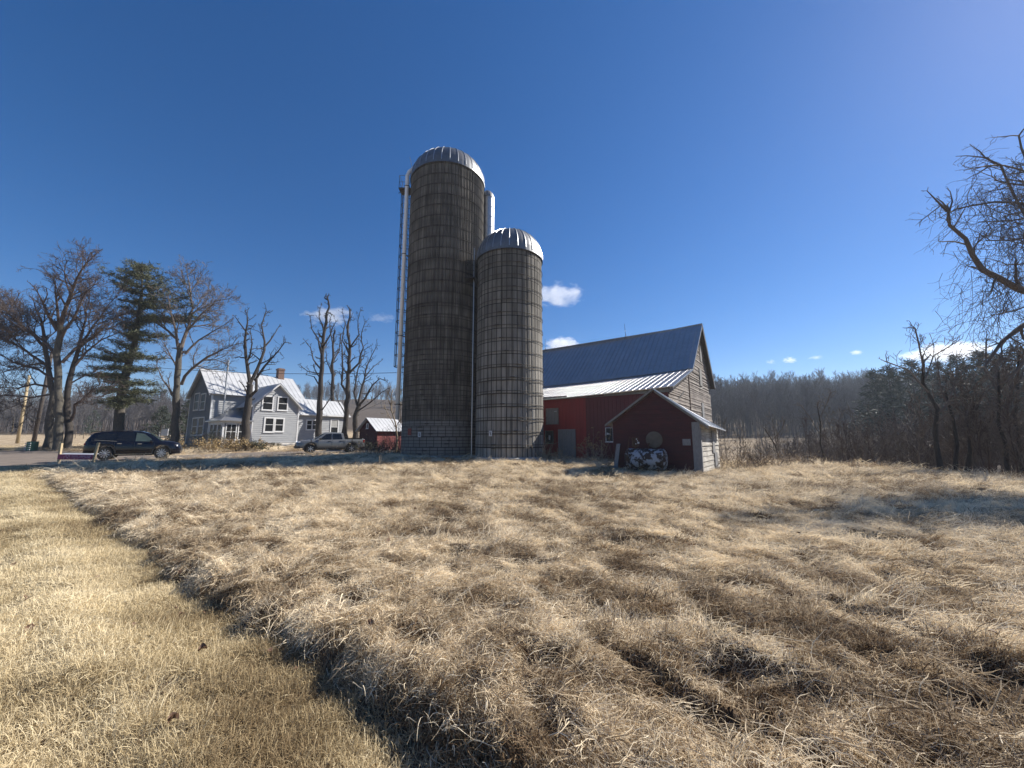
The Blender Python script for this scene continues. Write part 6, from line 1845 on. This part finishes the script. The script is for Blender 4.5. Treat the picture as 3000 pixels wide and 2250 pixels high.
for i, (bs, D_, tr, r0, r1, lm, lab) in enumerate(edge):
    px_tree('bare_tree', lab, bs, D_, tr, r0 * .72, r1 * .72, [(q, w * .7) for q, w in lm], dict(gnarl=.24, up=.03, rmin=.010, kids=4.2, ang=(.45, 1.15), lf=(.4, .65)), M['bark_dark'], M['twig'], 80 + i, dens=3.2, lev=2, group=GE, Lf=.42, depth=.5, trunk_dens=1.2)

def bare_mesh(name, h, seed, twig, lev=2, kids=2.6, rmin=.035, thick=.012, up=.16):
    T = TreeB(seed); r = T.r
    o = dict(gnarl=.16, up=up, rmin=rmin, kids=kids, ang=(.35, .9), lf=(.4, .62))
    pts = [Vector((0, 0, -.4))]; d = Vector((r.gauss(0, .05), r.gauss(0, .05), 1))
    for k in range(6): pts.append(pts[-1] + (d + Vector((r.gauss(0, .06), r.gauss(0, .06), 0))) * (h * .95 / 6))
    rad = [h * thick * (1 - .8 * i / 6) for i in range(7)]
    T.crown.tube(pts, rad, 5, cap=False); T.dress(pts, rad, o, lev, 1.9 * 10 / h, .3, .34)
    me = bpy.data.meshes.new(name); me.from_pydata(T.crown.v, [], T.crown.f); me.materials.append(twig)
    return me
wood = [bare_mesh('far_bare_tree', 14, 100 + k, M['twig_far'], 2) for k in range(5)]
bush = [bare_mesh('lowland_bush', 4.5, 120 + k, M['twig'], 2, 2.8, .012, .010, .04) for k in range(4)]
bush_red = [bare_mesh('lowland_bush', 4.0, 130 + k, M['twig_red'], 2, 2.8, .011, .009, .04) for k in range(2)]
def place(name, label, meshes, xy, s0, s1, seed, cat=None):
    g = np.random.default_rng(seed); n = len(xy)
    z = zg(xy[:, 0], xy[:, 1]); sc = g.uniform(s0, s1, n)
    if name == 'lowland_brush': sc = sc * (1 + .55 * sm(xy[:, 0] / xy[:, 1], .7, 1.1))
    rots = np.stack([g.normal(0, .04, n), g.normal(0, .04, n), g.uniform(0, 6.28, n)], 1)
    scatter(name, label, meshes, np.stack([xy[:, 0], xy[:, 1], z], 1), rots, np.stack([sc, sc, sc * g.uniform(.9, 1.15, n)], 1), g.integers(0, len(meshes), n), g.random(n), category=cat)
g_ = np.random.default_rng(3)
n = 3300; y = g_.uniform(98, 300, n) ** 1.0; u = g_.uniform(.34, 1.5, n); hill = np.stack([u * y, y], 1)
place('hillside_wood', 'dark leafless wood covering the far hillside on the right', wood, hill, .58, .95, 4)
n = 800; y = g_.uniform(92, 150, n); u = g_.uniform(-1.45, -.62, n); lw = np.stack([u * y, y], 1)
place('far_wood', 'brown leafless wood beyond the field on the left behind the trees', wood + bush_red, lw, .45, .8, 5)
n = 500; y = g_.uniform(250, 400, n); u = g_.uniform(-.75, -.1, n); lw = np.stack([u * y, y], 1)
place('ridge_wood', 'far wooded ridge seen between the house and the silos', wood, lw, .7, 1.0, 6)
# lowland brush on the right, thick near the field edge and before the hill
pts = []
while len(pts) < 800:
    y = g_.uniform(10, 62); x = y * g_.uniform(.45, 1.6)
    if x < 21.5 and y < 28: continue
    if x > 75 or (y < 28 and x > 45): continue
    # keep the meadow behind the shed open
    if x / y < .62 and y > 40 and g_.random() < .85: continue
    if x / y < .72 and g_.random() < .45: continue
    pts.append((x, y))
place('lowland_brush', 'tangled leafless brush filling the lowland at the right', bush + bush_red, np.array(pts), .35, .85, 7)
# taller lowland trees in front of the hillside
n = 90; y = g_.uniform(66, 100, n); u = g_.uniform(.55, 1.5, n)
place('valley_trees', 'row of leafless trees at the foot of the wooded hill', wood + bush, np.stack([u * y, y], 1), .4, .75, 8)
# conifers on the right skyline: each one a tree
con = [(2600, 1075, 62), (2665, 1058, 66), (2740, 1062, 72), (2800, 1040, 60), (2860, 1030, 58), (2915, 1038, 62), (2975, 1020, 56), (2560, 1085, 74)]
labs = ['dark conifer standing at the left of the right hand skyline group, second from left', 'dark conifer third from the left on the right skyline', 'dark conifer fourth from the left, above the snapped tree', 'dark conifer in the middle of the skyline group', 'tall dark conifer right of the middle of the skyline group', 'dark conifer second from the right picture edge on the skyline', 'dark conifer nearest the right picture edge on the skyline', 'leftmost and smallest dark conifer of the skyline group']
for i, (px_, pt, D_) in enumerate(con):
    p = at(px_, pt, D_); z0 = zat(p.x, p.y)
    cone_tree('conifer_tree', labs[i], p.x, p.y, p.z - z0, 4.4, 200 + i, M['needle_far'], 'conifers on the right skyline', 1.25, 170, .25, 13)

# fallen leaves and straw bits are part of the ground cover; clouds stand far beyond everything
def cloud(label, px0, py0, px1, py1, D, seed, dens=.02, cover=.5):
    a = at(px0, py0, D); b = at(px1, py1, D); c = (a + b) / 2; w = abs(b.x - a.x) / 2; h = abs(a.z - b.z) / 2
    m = MB(); pr = [(math.sin(k / 10 * math.pi), -math.cos(k / 10 * math.pi)) for k in range(11)]
    m.lathe([(max(q[0], .001) * w, q[1] * h) for q in pr], c, 20)
    for i, v in enumerate(m.v): m.v[i] = (v[0], c.y + (v[1] - c.y) * .7, v[2])
    mt = bpy.data.materials.new('cloud_vapour'); mt.use_nodes = True; t = mt.node_tree; t.nodes.clear()
    o = t.nodes.new('ShaderNodeOutputMaterial'); v = t.nodes.new('ShaderNodeVolumePrincipled')
    v.inputs['Color'].default_value = (1, 1, 1, 1); v.inputs['Anisotropy'].default_value = .35
    tc = t.nodes.new('ShaderNodeTexCoord'); mp = t.nodes.new('ShaderNodeMapping'); t.links.new(tc.outputs['Object'], mp.inputs[0])
    mp.inputs['Scale'].default_value = (1 / w, 1 / (w * .7), 1 / h)
    ln = t.nodes.new('ShaderNodeVectorMath'); ln.operation = 'LENGTH'; t.links.new(mp.outputs[0], ln.inputs[0])
    n1 = t.nodes.new('ShaderNodeTexNoise'); n1.inputs['Scale'].default_value = 2.4 / w; n1.inputs['Detail'].default_value = 6; n1.inputs['Roughness'].default_value = .62
    ad = t.nodes.new('ShaderNodeVectorMath'); ad.operation = 'ADD'; ad.inputs[1].default_value = (seed * 97.0, seed * 31.0, seed * 11.0); t.links.new(tc.outputs['Object'], ad.inputs[0]); 
    mp2 = t.nodes.new('ShaderNodeMapping'); mp2.inputs['Scale'].default_value = (1, 1, 2.0); t.links.new(ad.outputs[0], mp2.inputs[0]); t.links.new(mp2.outputs[0], n1.inputs['Vector'])
    s1 = t.nodes.new('ShaderNodeMath'); s1.operation = 'SUBTRACT'; t.links.new(n1.outputs['Fac'], s1.inputs[0])
    s2 = t.nodes.new('ShaderNodeMath'); s2.operation = 'MULTIPLY'; s2.inputs[1].default_value = .42; t.links.new(ln.outputs['Value'], s2.inputs[0]); t.links.new(s2.outputs[0], s1.inputs[1])
    s3 = t.nodes.new('ShaderNodeMapRange'); s3.inputs['From Min'].default_value = .5 - cover * .5; s3.inputs['From Max'].default_value = .5 - cover * .5 + .16; s3.inputs['To Max'].default_value = dens
    t.links.new(s1.outputs[0], s3.inputs['Value']); t.links.new(s3.outputs[0], v.inputs['Density']); t.links.new(v.outputs[0], o.inputs['Volume'])
    ob = m.build('cloud', mt, None, loc=c, label=label, cat='cloud', group='small clouds low in the sky')
    return ob
cloud('largest white cloud right of the shorter silo', 1535, 828, 1722, 904, 1500, 1, .009, .66)
cloud('thin white cloud behind the gnarled trees left of the silos', 880, 900, 1060, 955, 1500, 2, .012, .6)
cloud('thin cloud wisp just left of the tall silo', 1060, 915, 1170, 948, 1500, 3, .006, .5)
cloud('puffy cloud resting on the barn ridge beside the shorter silo', 1590, 985, 1705, 1045, 1700, 4, .02, .75)
cloud('small bright cloud above the far wood, right of the barn', 2290, 1044, 2336, 1066, 1900, 5, .02, .65)
cloud('tiny faint cloud left of the small bright one', 2238, 1050, 2276, 1070, 1900, 6, .010, .55)
cloud('faint cloud speck between the two small clouds', 2360, 1038, 2420, 1056, 1900, 7, .008, .5)
cloud('small flat cloud farthest right above the wood', 2485, 1024, 2532, 1042, 1900, 8, .016, .6)
cloud('low white cloud bank behind the conifers at the right', 2640, 1005, 2900, 1060, 1900, 9, .012, .7)

# ------------------------------------------------------------------ thin winter haze over the whole place
hz_ = MB(); hz_.box((-740, -75, -4.5), (1480, 0, 0), (0, 810, 0), (0, 0, 66))
hm_ = bpy.data.materials.new('haze_air'); hm_.use_nodes = True; ht = hm_.node_tree; ht.nodes.clear()
ho = ht.nodes.new('ShaderNodeOutputMaterial'); hv_ = ht.nodes.new('ShaderNodeVolumePrincipled')
hv_.inputs['Color'].default_value = (0.78, 0.88, 1.0, 1); hv_.inputs['Density'].default_value = 0.0004; hv_.inputs['Anisotropy'].default_value = 0.3
ht.links.new(hv_.outputs[0], ho.inputs['Volume'])
hz_.build('haze', hm_, None, kind='stuff', label='thin bluish haze in the air over the valley')
